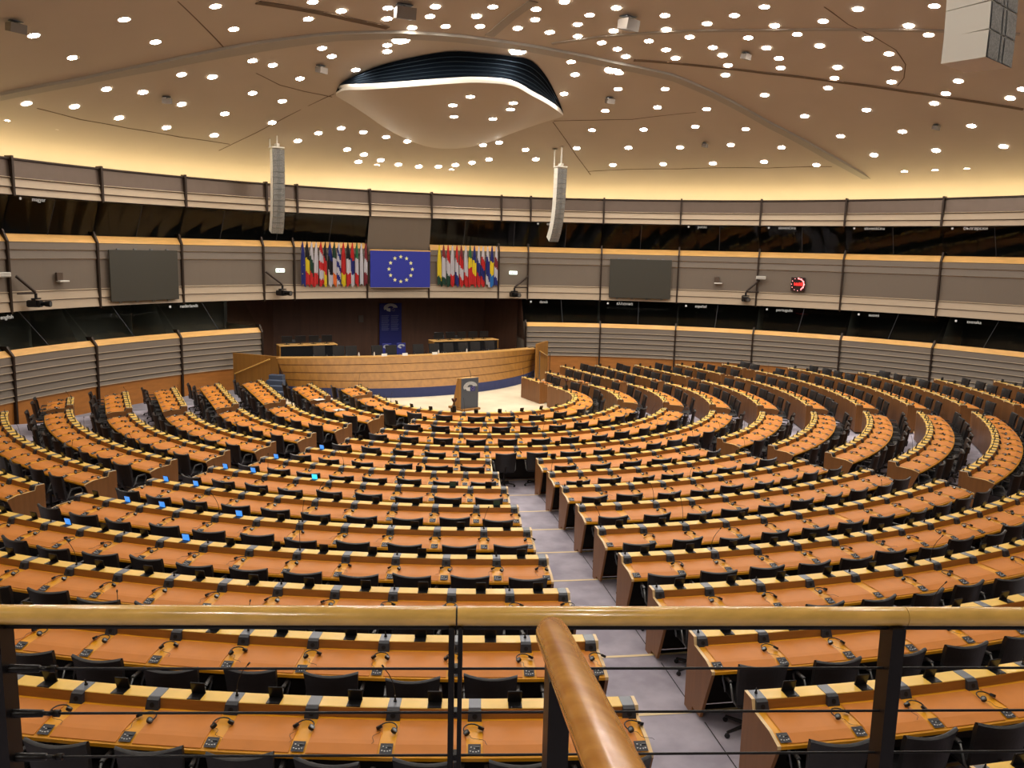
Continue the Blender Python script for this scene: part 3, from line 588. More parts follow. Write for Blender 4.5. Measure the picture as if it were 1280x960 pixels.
# ================================================================== CHAIRS
def chair_parts():
    P = {}
    mb = MB(); nu, nv = 8, 6
    def bk(u, v, off):
        y = .215+.07*v-.055*u*u+off; zz = .47+.47*v+.022*u*u*v
        if v > .99: y += .012
        return (u*(.248+.030*v), y, zz)
    F = [[bk(-1+2*i/nu, j/nv, 0) for i in range(nu+1)] for j in range(nv+1)]; Bk = [[bk(-1+2*i/nu, j/nv, .05) for i in range(nu+1)] for j in range(nv+1)]
    mb.grid(F, M_LEATHER); mb.grid(Bk, M_LEATHER, flip=True)
    top = [[(p[0], p[1], p[2]) for p in F[-1]], [(p[0], p[1]+.025, p[2]+.016) for p in F[-1]], Bk[-1]]; mb.grid(top, M_LEATHER)
    mb.grid([F[0], Bk[0]], M_LEATHER, flip=True)
    for i in (0, -1): mb.grid([[r[i] for r in F], [r[i] for r in Bk]], M_LEATHER, flip=(i == 0))
    P['backrest'] = mb.mesh('backrest')
    mb = MB(); mb.box((0, -.02, .455), (.49, .47, .085), M_LEATHER, bevel=.03); P['seat'] = mb.mesh('seat')
    mb = MB(); mb.tube([(.235, .18, .44), (.275, .17, .50), (.285, .10, .655), (.285, -.10, .665), (.275, -.14, .60), (.24, -.12, .44)], .013, M_GREY_METAL, 6); mb.box((.285, -.01, .672), (.045, .22, .022), M_BLK, bevel=.008)
    P['armrest_r'] = mb.mesh('armrest'); m2 = MB(); m2.__dict__.update({k: list(v) for k, v in mb.__dict__.items()}); m2.v = [(-x, y, zz) for x, y, zz in mb.v]; m2.f = [f[::-1] for f in mb.f]; P['armrest_l'] = m2.mesh('armrest')
    mb = MB(); mb.tube([(0, 0, .09), (0, 0, .42)], [.03, .022], M_BLK, 8)
    for q in range(5):
        a = 2*PI*q/5+.3; e = (math.cos(a)*.29, math.sin(a)*.29, .07); mb.tube([(0, 0, .10), e], [.026, .016], M_BLK, 6)
        mb.tube([(e[0]-.014*math.sin(a), e[1]+.014*math.cos(a), .03), (e[0]+.014*math.sin(a), e[1]-.014*math.cos(a), .03)], .029, M_BLK, 8)
    mb.tube([(0, .14, .42), (0, .27, .43), (0, .285, .58)], .02, M_BLK, 6); mb.box((0, 0, .405), (.2, .2, .02), M_BLK)
    P['swivel_base'] = mb.mesh('swivel_base'); return P
CP = chair_parts()
def copy_thing(root):
    r = root.copy(); COL.objects.link(r)
    for ch in root.children:
        c = ch.copy(); COL.objects.link(c); c.parent = r
        for g in ch.children: d = g.copy(); COL.objects.link(d); d.parent = c
    return r
def make_chair(prefix=''):
    t = link('swivel_chair', None)
    st = link('seat', CP['seat'], t); link('armrest', CP['armrest_l'], st); link('armrest', CP['armrest_r'], st)
    link('backrest', CP['backrest'], t); link('swivel_base', CP['swivel_base'], t)
    return t
def cnt(code, i, n):
    return n-i if code in ('A', 'B') else i+1
def seatpos(s_, R, d): return upath(R, s_, d)
def visible(x, y, z, m=35):
    q = project((x, y, z)); return q and -m < q[0] < 1280+m and -m < q[1] < 960+m+40, (q[2] if q else 1e9)
cand = []
for S_ in SEATS:
    k, code, i, n, s_, R, z = S_; (x, y), o = seatpos(s_, R, .81)
    v, dd = visible(x, y, z+.8)
    if v: cand.append((dd, S_, x, y, o))
cand.sort(key=lambda a: a[0]); print('SEATS', len(SEATS), 'chairs in view', len(cand))
base_chair = make_chair(); used = False
rest = MB()
for idx, (dd, S_, x, y, o) in enumerate(cand):
    k, code, i, n, s_, R, z = S_; jit = random.uniform(-.14, .14); rz = math.atan2(o[1], o[0])-PI/2+jit
    dj = random.uniform(-.05, .07); x += o[0]*dj; y += o[1]*dj
    if idx < 300:
        t = base_chair if not used else copy_thing(base_chair); used = True
        t.location = (x, y, z); t.rotation_euler = (0, 0, rz)
        tag(t, 'black leather swivel chair, %s %s, %s' % (nth(cnt(code, i, n)), PLACE[code], rowname(k)), 'chair', 'swivel chairs along the desk rows')
    else:
        Mx = Matrix.Translation((x, y, z)) @ Matrix.Rotation(rz, 4, 'Z')
        for me in CP.values():
            b = len(rest.v); rest.v += [tuple(Mx @ v.co) for v in me.vertices]; mi = [rest.mi(m) for m in me.materials]
            for pgn in me.polygons: rest.f.append(tuple(b+q for q in pgn.vertices)); rest.m.append(mi[pgn.material_index]); rest.sm.append(pgn.use_smooth)
if rest.v:
    o_ = link('distant_swivel_chairs', rest.mesh('distant_swivel_chairs')); tag(o_, 'far black swivel chairs along the innermost and outermost desk rows', 'chairs', 'swivel chairs along the desk rows', 'stuff')

# ================================================================== HEADSETS
def headset_meshes(kind):
    P = {}; a0, a1 = math.radians(-15), math.radians(195); r = .082
    mb = MB(); mb.tube([(math.cos(a0+(a1-a0)*i/10)*r, math.sin(a0+(a1-a0)*i/10)*r*1.05, .012+.010*math.sin(PI*i/10)) for i in range(11)], .0065, M_BLK, 5); P['headband'] = mb.mesh('headband')
    cups = []
    for sg in (1, -1):
        mb = MB(); c = Vector((sg*r*.93, -.024, .022)); nx = Vector((sg*.5, .1, .86)); nx.normalize()
        mb.tube([c-nx*.014, c+nx*.012], .029, M_BLK, 10); mb.disc(c+nx*.0125, .016, M_GREY_METAL, 8, nx); cups.append(mb.mesh('ear_cup'))
    P['cups'] = cups
    mb = MB(); pts = [(-r*.93, -.03, .006)]
    for i in range(1, 9): pts.append((-.07+.022*math.sin(i*1.1+kind*2)+.012*i*(1 if kind else .3), -.03-.028*i, .004))
    mb.tube(pts, .002, M_BLK, 4); P['cord'] = mb.mesh('cord'); return P
HP = [headset_meshes(0), headset_meshes(1)]
def make_headset(P):
    t = link('headset', None); hb_ = link('headband', P['headband'], t)
    for c in P['cups']: link('ear_cup', c, hb_)
    link('cord', P['cord'], t); return t
hc = []
for D_ in DIVS:
    k, code, i, n, s_, R, z = D_; (x, y), o = upath(R, s_, .40); v, dd = visible(x, y, z+.79, 10)
    if v and random.random() < .96: hc.append((dd, D_, x, y, o))
hc.sort(key=lambda a: a[0]); print('headsets', len(hc))
HB = [make_headset(P) for P in HP]; hu = [False, False]; rest = MB()
def hp_label(k, code, i, n):
    c = n-i+1 if code in ('A', 'B') else i+1
    return 'black headset on desk, %s %s, %s' % (nth(c), PLACE[code], rowname(k))
for idx, (dd, D_, x, y, o) in enumerate(hc):
    k, code, i, n, s_, R, z = D_; kd = random.randrange(2); rz = math.atan2(o[1], o[0])-PI/2+PI+random.uniform(-.7, .7)
    off = random.uniform(-.04, .05); x += -o[1]*off+o[0]*random.uniform(-.06, .06); y += o[0]*off; zz = z+.7965
    if idx < 300:
        if not hu[kd]: t = HB[kd]; hu[kd] = True
        else: t = copy_thing(HB[kd])
        t.location = (x, y, zz); t.rotation_euler = (0, 0, rz); tag(t, hp_label(k, code, i, n), 'headset', 'interpreter headsets on the desks')
    else:
        Mx = Matrix.Translation((x, y, zz)) @ Matrix.Rotation(rz, 4, 'Z')
        for me in [HP[kd]['headband']]+HP[kd]['cups']:
            b = len(rest.v); rest.v += [tuple(Mx @ v.co) for v in me.vertices]; mi = [rest.mi(m) for m in me.materials]
            for pgn in me.polygons: rest.f.append(tuple(b+q for q in pgn.vertices)); rest.m.append(mi[pgn.material_index]); rest.sm.append(pgn.use_smooth)
if rest.v:
    o_ = link('distant_headsets', rest.mesh('distant_headsets')); tag(o_, 'far black headsets lying on the innermost and outermost desk rows', 'headsets', 'interpreter headsets on the desks', 'stuff')
# ================================================================== ROSTRUM
DFL = -.10                                        # rostrum floor
def top_c(u, z=.58): R = 19.4; return (u, 5.98+R-math.sqrt(R*R-u*u))
def bot_c(u): R = 8.5; return (u, 4.78+R-math.sqrt(max(0, R*R-u*u)))
ds = MB(); pts = [bot_c(-5.6+12.2*i/30) for i in range(31)]
ds.grid([[(u, v, WELL), (u, v-.02, -.61), (u, v+.1, -.6)] for u, v in pts], M_BLUE, False)
struct('trim_1', ds, None, 'dark blue carpeted plinth of the rostrum')
mb = MB(); back = [(6.9, 11.5), (-6.3, 11.5)]; mb.prism([(lambda q: (q[0], q[1]+.3))(top_c(-5.4+10.9*i/20)) for i in range(21)]+[(x, y+2) for x, y in ((5.5, 9.5), (-5.4, 9.5))], -.5, DFL, M_STEP); struct('floor_rostrum', mb)
RD = thing('rostrum_desk', 'long curved wooden rostrum desk facing the hall, on a blue plinth', 'rostrum', (0, 6, WELL))
def face(t, f):
    u0 = -5.5+12.2*f; u1 = -5.95+12.05*f; b = bot_c(u0); a = top_c(u1)
    return (b[0]+(a[0]-b[0])*t, b[1]+(a[1]-b[1])*t, -.60+1.18*t)
mb = MB(); mb.grid([[face(j/4, i/48) for j in range(5)] for i in range(49)], M_DAIS, False); part('front_panel', mb, RD)
for t_ in (.24, .50, .76):
    mb = MB(); mb.grid([[(lambda p, q: (p[0], p[1]-.012, p[2]+q))(face(t_, i/48), q) for q in (-.014, .014)] for i in range(49)], M_GROOVE, False); part('groove', mb, RD)
mb = MB(); mb.grid([[(face(1, i/48)[0], face(1, i/48)[1]+d, .58+h) for d, h in ((-.015, -.03), (-.015, .012), (.25, .012), (.25, -.05), (.85, -.05), (.85, -.09))] for i in range(49)], M_RIM, False); part('desktop', mb, RD)
mb = MB()
for i in (0, 48):
    f_ = i/48; a = [face(j/4, f_) for j in range(5)]; mb.add(a+[(a[-1][0], a[-1][1]+.85, .5), (a[0][0]*.98, a[-1][1]+.85, -.6)], [tuple(range(7))], M_DAIS)
part('end_panel', mb, RD)
# side screens of the rostrum
for lab, A, Bq, zt in (('left wooden side screen of the rostrum beside the blue steps', (-7.35, 8.75), (-5.85, 6.95), .62), ('right wooden side screen of the rostrum beside the curved desks', (6.1, 6.85), (7.25, 7.9), .80)):
    A, Bq = Vector(A), Vector(Bq); t = thing('side_screen', lab, 'screen wall', (A.x, A.y, WELL)); n = (Bq-A).normalized(); p = Vector((-n.y, n.x))*.05
    mb = MB(); q = [A-p, Bq-p, Bq+p, A+p]; mb.prism([(v.x, v.y) for v in q], WELL, zt, M_DAIS); part('panel', mb, t)
    mb = MB(); a0 = A.lerp(Bq, .06) if A.x < 0 else A.lerp(Bq, .1); a1 = A.lerp(Bq, .85)
    s_ = -1 if A.x < 0 else -1
    off = Vector((n.y, -n.x))*.12
    if A.x < 0: z0, z1 = -.25, .5
    else: z0, z1 = .45, .1
    mb.tube([(a0.x+off.x, a0.y+off.y, z0), (a1.x+off.x, a1.y+off.y, z1)], .03, M_HAND, 8); part('handrail', mb, t)
    mb = MB(); mb.tube([(a0.x+off.x, a0.y+off.y, WELL), (a0.x+off.x, a0.y+off.y, z0)], .02, M_GREY_METAL, 6); part('post', mb, t)
# steps
t = thing('rostrum_steps', 'flight of dark blue-grey carpeted steps at the left of the rostrum', 'steps', (-6.2, 6.4, WELL))
for i in range(5):
    mb = MB(); c = Vector((-6.35+.1*i, 5.75+.27*i, WELL+.09+.18*i)); mb.box((c.x, c.y, WELL+(.18*(i+1))/2), (1.05-.12*i, .32, .18*(i+1)), M_STEP, rz=-.55, bevel=.01); part('step', mb, t)
# chairs on the rostrum
cx = [(-3.98, 7.57, 'far left'), (-3.2, 7.3, 'second from the left'), (-2.68, 6.95, 'third from the left'), (-1.55, 6.95, 'fourth from the left'), (-.92, 6.95, 'left of the blue banner'), (.35, 7.0, 'right of the blue banner'), (1.15, 7.1, 'seventh from the left'), (1.82, 6.95, 'eighth from the left'), (2.6, 6.8, 'fourth from the right'), (3.25, 6.9, 'third from the right'), (4.08, 7.0, 'second from the right')]
def hb_chair():
    t = link('high_back_chair', None); P = {}
    mb = MB(); mb.grid([[(u*.25, .26+.08*v-.03*u*u, .48+.52*v) for u in (-1, -.5, 0, .5, 1)] for v in (0, .25, .5, .75, 1)], M_LEATHER); mb.grid([[(u*.25, .32+.08*v-.03*u*u, .48+.52*v) for u in (-1, -.5, 0, .5, 1)] for v in (0, .25, .5, .75, 1)], M_LEATHER, flip=True)
    for j in (-1, 1): mb.grid([[(j*.25, .26+.08*v-.03, .48+.52*v), (j*.25, .32+.08*v-.03, .48+.52*v)] for v in (0, .5, 1)], M_LEATHER, flip=j < 0)
    mb.grid([[(u*.25, .34-.03*u*u, 1.0), (u*.25, .40-.03*u*u, 1.0)] for u in (-1, -.5, 0, .5, 1)], M_LEATHER); link('backrest', mb.mesh('backrest'), t)
    for k_, n_ in (('seat', 'seat'), ('armrest_l', 'armrest'), ('armrest_r', 'armrest'), ('swivel_base', 'swivel_base')): link(n_, CP[k_], t)
    return t
hb = hb_chair()
for i, (x, y, wh) in enumerate(cx):
    t = hb if i == 0 else copy_thing(hb); a = top_c(x)
    t.location = (x, max(y, a[1]+1.0), DFL); t.rotation_euler = (0, 0, .02*x); tag(t, 'black high-back chair behind the rostrum desk, '+wh, 'chair', 'rostrum chairs')
for i, (x, y) in enumerate([(-1.62, 0), (-.72, 0), (.64, 0)]):
    a = top_c(x); t = thing('name_plaque', 'white name card on the rostrum desk, '+('left', 'middle', 'right')[i]+' of three', 'name card', (x, a[1]+.02, .592), group='rostrum name cards')
    mb = MB(); mb.box((0, 0, .045), (.24, .012, .13), M_WHITE, rx=-.25, bevel=.003); mb.box((0, .05, .006), (.24, .06, .01), M_WHITE); link('card', mb.mesh('card'), t)
for i, x in enumerate((-2.6, -1.95, .95, 2.35)):
    a = top_c(x); mb = MB(); mb.tube([(0, 0, 0), (0, 0, .13)], .03, M_WHITE, 10); mb.tube([(0, 0, .13), (0, 0, .20)], [.028, .011], M_WHITE, 10); mb.tube([(0, 0, .2), (0, 0, .22)], .014, M_BLUE, 8)
    o = link('water_bottle', mb.mesh('water_bottle'), None, (x, a[1]+.35, .545)); tag(o, 'small water bottle on the rostrum desk, %s from the left' % nth(i+1), 'bottle', 'bottles on the rostrum')
# working desks at the back of the rostrum with dark monitors
for lab, x0, x1, y in (('wooden work desk with dark monitors at the back left of the rostrum', -5.3, -2.7, 9.9), ('wooden work desk with dark monitors at the back right of the rostrum', 1.95, 5.4, 9.9)):
    t = thing('work_desk', lab, 'desk', ((x0+x1)/2, y, DFL)); mb = MB(); xm = 0; wd = (x1-x0)
    mb.box((0, 0, .84), (wd, .75, .04), M_RIM, bevel=.008); link('worktop', mb.mesh('worktop'), t)
    for sx in (-1, 1): m2 = MB(); m2.box((sx*(wd/2-.03), 0, .41), (.05, .7, .82), M_DAIS, bevel=.005); link('side_panel', m2.mesh('side_panel'), t)
    m2 = MB(); m2.box((0, -.32, .5), (wd-.1, .04, .62), M_BLK); link('front_panel', m2.mesh('front_panel'), t)
    for q in range(int(wd/.62)):
        x = x0+.4+q*.6; m = thing('monitor', 'dark flat monitor on the back %s desk of the rostrum, %s from the left' % ('left' if x0 < 0 else 'right', nth(q+1)), 'monitor', (x, y, DFL+.86), rz=.1*(q % 3-1), group='rostrum monitors')
        m2 = MB(); m2.box((0, -.02, .24), (.46, .03, .29), M_BLK, bevel=.006); link('screen', m2.mesh('screen'), m); m2 = MB(); m2.tube([(0, .02, .01), (0, .02, .16)], .02, M_BLK, 6); m2.box((0, .02, .006), (.22, .16, .012), M_BLK); link('stand', m2.mesh('stand'), m)
    for q in range(2):
        c = copy_thing(base_chair); c.location = (x0+.8+q*1.1, y+.75, DFL); c.rotation_euler = (0, 0, 0); tag(c, 'black swivel chair at the back %s desk of the rostrum, %s' % ('left' if x0 < 0 else 'right', ('left one', 'right one')[q]), 'chair', 'rostrum work chairs')
# emblem: half-round seating arcs with a starred blue square
def star(mb, c, r, m, X, Y, rot=0):
    pts = []
    for k in range(10): a = PI/2+PI*k/5+rot; rr = r if k % 2 == 0 else r*.42; pts.append(Vector(c)+X*math.cos(a)*rr+Y*math.sin(a)*rr)
    mb.add([Vector(c)]+pts, [(0, k+1, (k+1) % 10+1) for k in range(10)], m)
M_STARG = mat('star_gold', (210, 190, 90), .6); M_LOGO = mat('emblem_white', (196, 198, 200), .6); M_LOGOB = mat('emblem_blue', (38, 44, 130), .6)
def emblem(parent, c, w, nrm, name='emblem', label=None, local=False):
    nrm = Vector(nrm).normalized(); Z = Vector((0, 0, 1)); X = Z.cross(nrm).normalized(); Z = nrm.cross(X).normalized(); c = Vector(c)+nrm*.006; mb = MB()
    for j in range(5):
        r0, r1 = w*(.22+.065*j), w*(.27+.065*j); n = 16; rows = []
        a_end = PI*1.12 if j > 1 else PI
        for i in range(n+1): a = PI*.02+(a_end)*i/n; rows.append([c+X*math.cos(a)*r0*.98+Z*math.sin(a)*r0*.62, c+X*math.cos(a)*r1*.98+Z*math.sin(a)*r1*.62])
        mb.grid(rows, M_LOGO, False)
    for a, b in ((-.42, -.02),): mb.add([c+X*a*w+Z*-.02*w, c+X*b*w+Z*-.02*w, c+X*b*w-Z*.27*w, c+X*(a+.16)*w-Z*.22*w], [(0, 1, 2, 3)], M_LOGO)
    q0 = c+nrm*.002; mb.add([q0+X*.02*w-Z*.28*w, q0+X*.36*w-Z*.28*w, q0+X*.36*w+Z*.02*w, q0+X*.02*w+Z*.02*w], [(0, 1, 2, 3)], M_LOGOB)
    cc = q0+nrm*.002+X*.19*w-Z*.13*w
    for k in range(12): star(mb, cc+X*math.cos(PI*k/6)*.10*w+Z*math.sin(PI*k/6)*.10*w, .018*w, M_STARG, X, Z)
    if parent and not local: o = part(name, mb, parent)
    else: o = link(name, mb.mesh(name), parent)
    if label: o['label'] = label
    return o
# blue door panel in the recess, two blue notice columns
t = thing('blue_banner', 'tall blue banner with white emblem and two text columns on the dark recess wall', 'banner', (1.44, 14.5, -.1))
mb = MB(); mb.box((1.44, 14.5, 1.05), (1.2, .05, 2.4), mat('banner_blue', (34, 40, 118), .7), bevel=.01); part('cloth', mb, t)
emblem(t, (1.44, 14.47, 2.0), .72, (0, -1, 0))
for sx in (-.28, .24):
    mb = MB()
    for q in range(11): mb.add([(1.44+sx-.22, 14.468, 1.58-q*.075), (1.44+sx+.2-.03*(q % 3), 14.468, 1.58-q*.075), (1.44+sx+.2-.03*(q % 3), 14.468, 1.61-q*.075), (1.44+sx-.22, 14.468, 1.61-q*.075)], [(0, 1, 2, 3)], mat('faint_lettering', (104, 110, 160), .7))
    part('text_column', mb, t)
for i, x in enumerate((-.5, .2)):
    t = thing('blue_flag_card', 'small blue emblem board behind the rostrum chairs, '+('left', 'right')[i], 'board', (x, 9.2, DFL), group='emblem boards'); mb = MB(); mb.box((0, 0, .43), (.42, .05, .86), M_LOGOB, bevel=.01); link('board', mb.mesh('board'), t); emblem(t, (0, -.03, .70), .34, (0, -1, 0), local=True)
t = thing('wall_plate', 'small grey plate on the dark recess wall left of the banner', 'plate', (-.14, 14.55, 1.45)); mb = MB(); mb.box((0, 0, 0), (.26, .03, .36), mat('plate_grey', (96, 84, 74), .5), bevel=.006); link('plate', mb.mesh('plate'), t)
# lectern
t = thing('lectern', 'wooden lectern with dark grey front panel and white emblem, on the white floor', 'lectern', (.30, 1.42, WELL), rz=.2)
mb = MB(); mb.box((0, 0, .63), (.78, .05, 1.26), M_LECT, bevel=.008); link('front_panel', mb.mesh('front_panel'), t)
mb = MB()
mb.add([(-.37, .02, .02), (-.37, .75, .02), (-.37, .62, .16), (-.37, .38, 1.0), (-.37, .30, 1.24), (-.37, .02, 1.26), (-.33, .02, .02), (-.33, .75, .02), (-.33, .62, .16), (-.33, .38, 1.0), (-.33, .30, 1.24), (-.33, .02, 1.26)], [(0, 1, 2, 3, 4, 5), (11, 10, 9, 8, 7, 6)]+[(i, (i+1) % 6, 6+(i+1) % 6, 6+i) for i in range(6)], M_DAIS); link('side_panel', mb.mesh('side_panel'), t)
m2 = MB(); m2.v = [(-x, y, z) for x, y, z in mb.v]; m2.f = [f[::-1] for f in mb.f]; m2.m = mb.m; m2.sm = mb.sm; m2.mats = mb.mats; link('side_panel', m2.mesh('side_panel'), t)
mb = MB(); mb.box((0, .35, .04), (.86, .95, .08), M_DAIS, bevel=.01); link('base', mb.mesh('base'), t)
mb = MB(); mb.box((0, .18, 1.235), (.74, .40, .03), M_RIM, rx=-.06, bevel=.006); link('reading_top', mb.mesh('reading_top'), t)
mb = MB(); mb.tube([(.1, .1, 1.25), (.1, .1, 1.4), (.08, .16, 1.55)], .008, M_BLK, 5); link('microphone', mb.mesh('microphone'), t)
emblem(t, (0, -.03, .92), .62, (0, -1, 0), local=True)
# two dark desk stands on the front row
for i, (x, y, wh) in enumerate(((-2.15, -2.90, 'left, in front of the lectern'), (3.56, -.35, 'right, at the bend of the innermost desk'))):
    t = thing('microphone_stand', 'dark microphone stand on the innermost desk, '+wh, 'microphone', (x, y, ZF[12]+.885), group='front row microphone stands')
    mb = MB(); mb.tube([(0, 0, 0), (0, 0, .2)], [.075, .065], M_BLK, 12); link('base', mb.mesh('base'), t)
    mb = MB(); mb.tube([(0, 0, .2), (0, 0, .34)], .02, M_BLK, 8); link('stem', mb.mesh('stem'), t)
    mb = MB(); mb.tube([(-.07, 0, .45), (-.03, 0, .36), (.03, 0, .36), (.07, 0, .45)], .035, mat('red_brown', (70, 26, 20), .5), 8); link('head', mb.mesh('head'), t)
# loose papers on the left inner desks
for i, (x, y, z_, lab) in enumerate(((-5.59+.9, 1.17, ZF[10]+.80, 'white paper sheet lying on an inner left desk, farther one'), (-5.44+.9, -.93, ZF[10]+.80, 'white paper sheet lying on an inner left desk, nearer one'))):
    mb = MB(); mb.box((0, 0, 0), (.34, .30, .004), M_WHITE, rz=.3, bevel=.001); single_o = link('paper_sheet', mb.mesh('paper_sheet'), None, (x-.9, y, z_)); tag(single_o, lab, 'paper')

# ================================================================== WALL OBJECTS
def wall_frame(th_deg, z, R=R_B): th = math.radians(th_deg); return Vector(wp(R, th, z)), -th
def th_of(x, y): return math.degrees(math.atan2(x-WC[0], y-WC[1]))
# big blue flag panel
t = thing('blue_star_flag', 'large blue flag panel with a ring of twelve pale stars on the front wall', 'flag', (1.03, 11.70, 4.1))
mb = MB(); mb.box((1.03, 11.70, 4.09), (3.06, .06, 1.76), M_FLAGBLUE, bevel=.01); part('cloth', mb, t)
mb = MB()
for k in range(12): a = PI*k/6; star(mb, (1.03+.60*math.cos(a), 11.665, 4.1+.60*math.sin(a)), .11, M_STAR, Vector((1, 0, 0)), Vector((0, 0, 1)))
part('star_ring', mb, t)
mb = MB(); mb.tube([(-.52, 11.69, 3.2), (2.58, 11.69, 3.2)], .02, M_RAILTOP, 6); part('lower_bar', mb, t)
mb = MB(); mb.tube([(-.52, 11.69, 5.0), (2.58, 11.69, 5.0)], .03, M_RIM, 6); part('upper_bar', mb, t)
# national flags
C_ = dict(R=(196, 40, 40), W=(200, 196, 202), B=(36, 44, 120), Y=(226, 200, 40), K=(24, 20, 24), G=(40, 110, 70), O=(228, 120, 50), g=(30, 66, 50), L=(70, 120, 180), M=(128, 40, 50), b=(40, 110, 180))
FLG = [('blue flag with gold stars', 'BBB*', 0), ('black, yellow and red flag', 'KYR', .2), ('white, green and red flag', 'WgR', .5), ('white and red flag with slanted fold', 'WWR', .35), ('red flag with white cross bars', 'RWRWR', .3), ('black, red and gold flag', 'KRY', .4), ('blue, black and white flag', 'BKW', .4), ('green, white and orange flag', 'gWO', 0), ('blue and white striped flag', 'WBWBWBW', .6), ('red and yellow flag', 'RRY', 0), ('blue, white and red flag', 'KWR', .15), ('red, white and blue checked flag', 'RBW', .15), ('green, white and red flag', 'GWR', 0), ('white flag', 'WWW', .1), ('maroon and white flag', 'MWM', .5)]
FRG = [('yellow, green and red flag', 'YYYg', .3), ('red, white and light blue flag', 'MWWg', .2), ('red, white and green flag', 'RWg', .5), ('white and red flag with straight fold', 'WWR', 0), ('red, white and blue flag', 'RWB', .5), ('red, white and red flag', 'MRWR', .4), ('white and red flag with long fold', 'WWR', .3), ('green and red flag', 'GYRR', .1), ('blue, yellow and red flag', 'BYR', .1), ('white, blue and red flag', 'WBR', .4), ('white, blue and red flag with shield', 'WRBR', .3), ('white flag with blue cross', 'WBBW', .4), ('blue and yellow flag', 'BYb', .2), ('blue, white and red crossed flag', 'WMWB', .4)]
def hang_flag(x, y, lab, cols, slant, where):
    t = thing('hanging_flag', lab+', '+where, 'flag', (x, y, 5.25), group='row of hanging national flags'); th = th_of(x, y); rz = -math.radians(th)
    t.rotation_euler = (0, 0, rz)
    mb = MB(); mb.tube([(0, -.05, -.32), (0, -.34, .12)], .014, M_FIN, 6); link('pole', mb.mesh('pole'), t)
    mb = MB(); st = cols.endswith('*'); cols = cols.rstrip('*'); n = 22; mcols = 8; rows = []; ph = random.random()*6; lean = random.uniform(.02, .1)
    for i in range(n+1):
        f = i/n; wdt = .024+.078*min(1, f*2.2)**.8; r_ = []
        for j in range(mcols+1):
            u = -1+2*j/mcols; r_.append((u*wdt+lean*f, -.30+.16*f+.045*math.sin(j*1.9+ph)*min(1, f*3), .06-f*(2.0+.08*math.sin(ph*3+j*.6))))
        rows.append(r_)
    ms = [mat('flag_'+c, C_[c], .75) for c in cols]
    mb.grid(rows, ms[0], True, mf=lambda i, j: ms[max(0, min(len(ms)-1, int(((i+.5)/n-.05+slant*.35*(.5-(j+.5)/mcols))*len(ms))))])
    if st:
        for q in ((.04, -.6), (.1, -1.0), (.03, -1.4)): star(mb, (q[0], -.30+.1, q[1]), .035, M_STARG, Vector((1, 0, 0)), Vector((0, 0, 1)))
    link('cloth', mb.mesh('cloth'), t)
for i, (lab, c, sl) in enumerate(FLG):
    f = i/14; th = math.radians(th_of(-3.90, 11.5)+(th_of(-.76, 11.9)-th_of(-3.90, 11.5))*f); p = wp(R_B-.02, th, 0); hang_flag(p[0], p[1], lab, c, sl, 'left of the big blue flag panel')
for i, (lab, c, sl) in enumerate(FRG):
    f = i/13; th = math.radians(th_of(3.01, 11.82)+(th_of(5.93, 11.25)-th_of(3.01, 11.82))*f); p = wp(R_B-.02, th, 0); hang_flag(p[0], p[1], lab, c, sl, 'right of the big blue flag panel')
# projection screens
for lab, a, b in (('large dark blank screen on the left wall', (-12.0, 8.0), (-9.45, 9.56)), ('large dark blank screen on the right wall', (11.42, 8.98), (13.98, 7.2))):
    A, Bq = Vector(a), Vector(b); c = (A+Bq)/2; d = (Bq-A); n = Vector((d.y, -d.x)).normalized(); c += n*.16; rz = math.atan2(d.y, d.x)
    t = thing('wall_screen', lab, 'screen', (c.x, c.y, 3.83), rz=rz)
    mb = MB(); mb.box((0, 0, 0), (d.length, .07, 1.98), M_PSCREEN, bevel=.01); link('panel', mb.mesh('panel'), t)
    for q in range(4):
        for s_ in (-1, 1): m2 = MB(); m2.box((-d.length*.36+q*d.length*.24, .05, s_*1.0), (.12, .06, .08), M_GREY_METAL, bevel=.005); link('bracket', m2.mesh('bracket'), t)
# exit lights
for lab, x, y in (('lit white-green exit sign left of the flags', -4.89, 11.3), ('lit white-green exit sign right of the flags', 6.84, 11.0)):
    t = thing('exit_sign', lab, 'exit sign', (x, y, 4.0), rz=-math.radians(th_of(x, y))); mb = MB(); mb.box((0, -.10, 0), (.40, .07, .17), M_EXIT, bevel=.01); link('light_box', mb.mesh('light_box'), t)
    mb = MB(); mb.box((0, -.03, .02), (.30, .08, .1), M_WHITE, bevel=.01); link('housing', mb.mesh('housing'), t)
    mb = MB(); mg = mat('exit_green', (90, 150, 110), .6); mb.add([(-.12, -.137, -.02), (-.04, -.137, -.055), (-.04, -.137, .015)], [(0, 1, 2)], mg); mb.box((.02, -.137, -.02), (.12, .002, .025), mg); link('arrow', mb.mesh('arrow'), t)
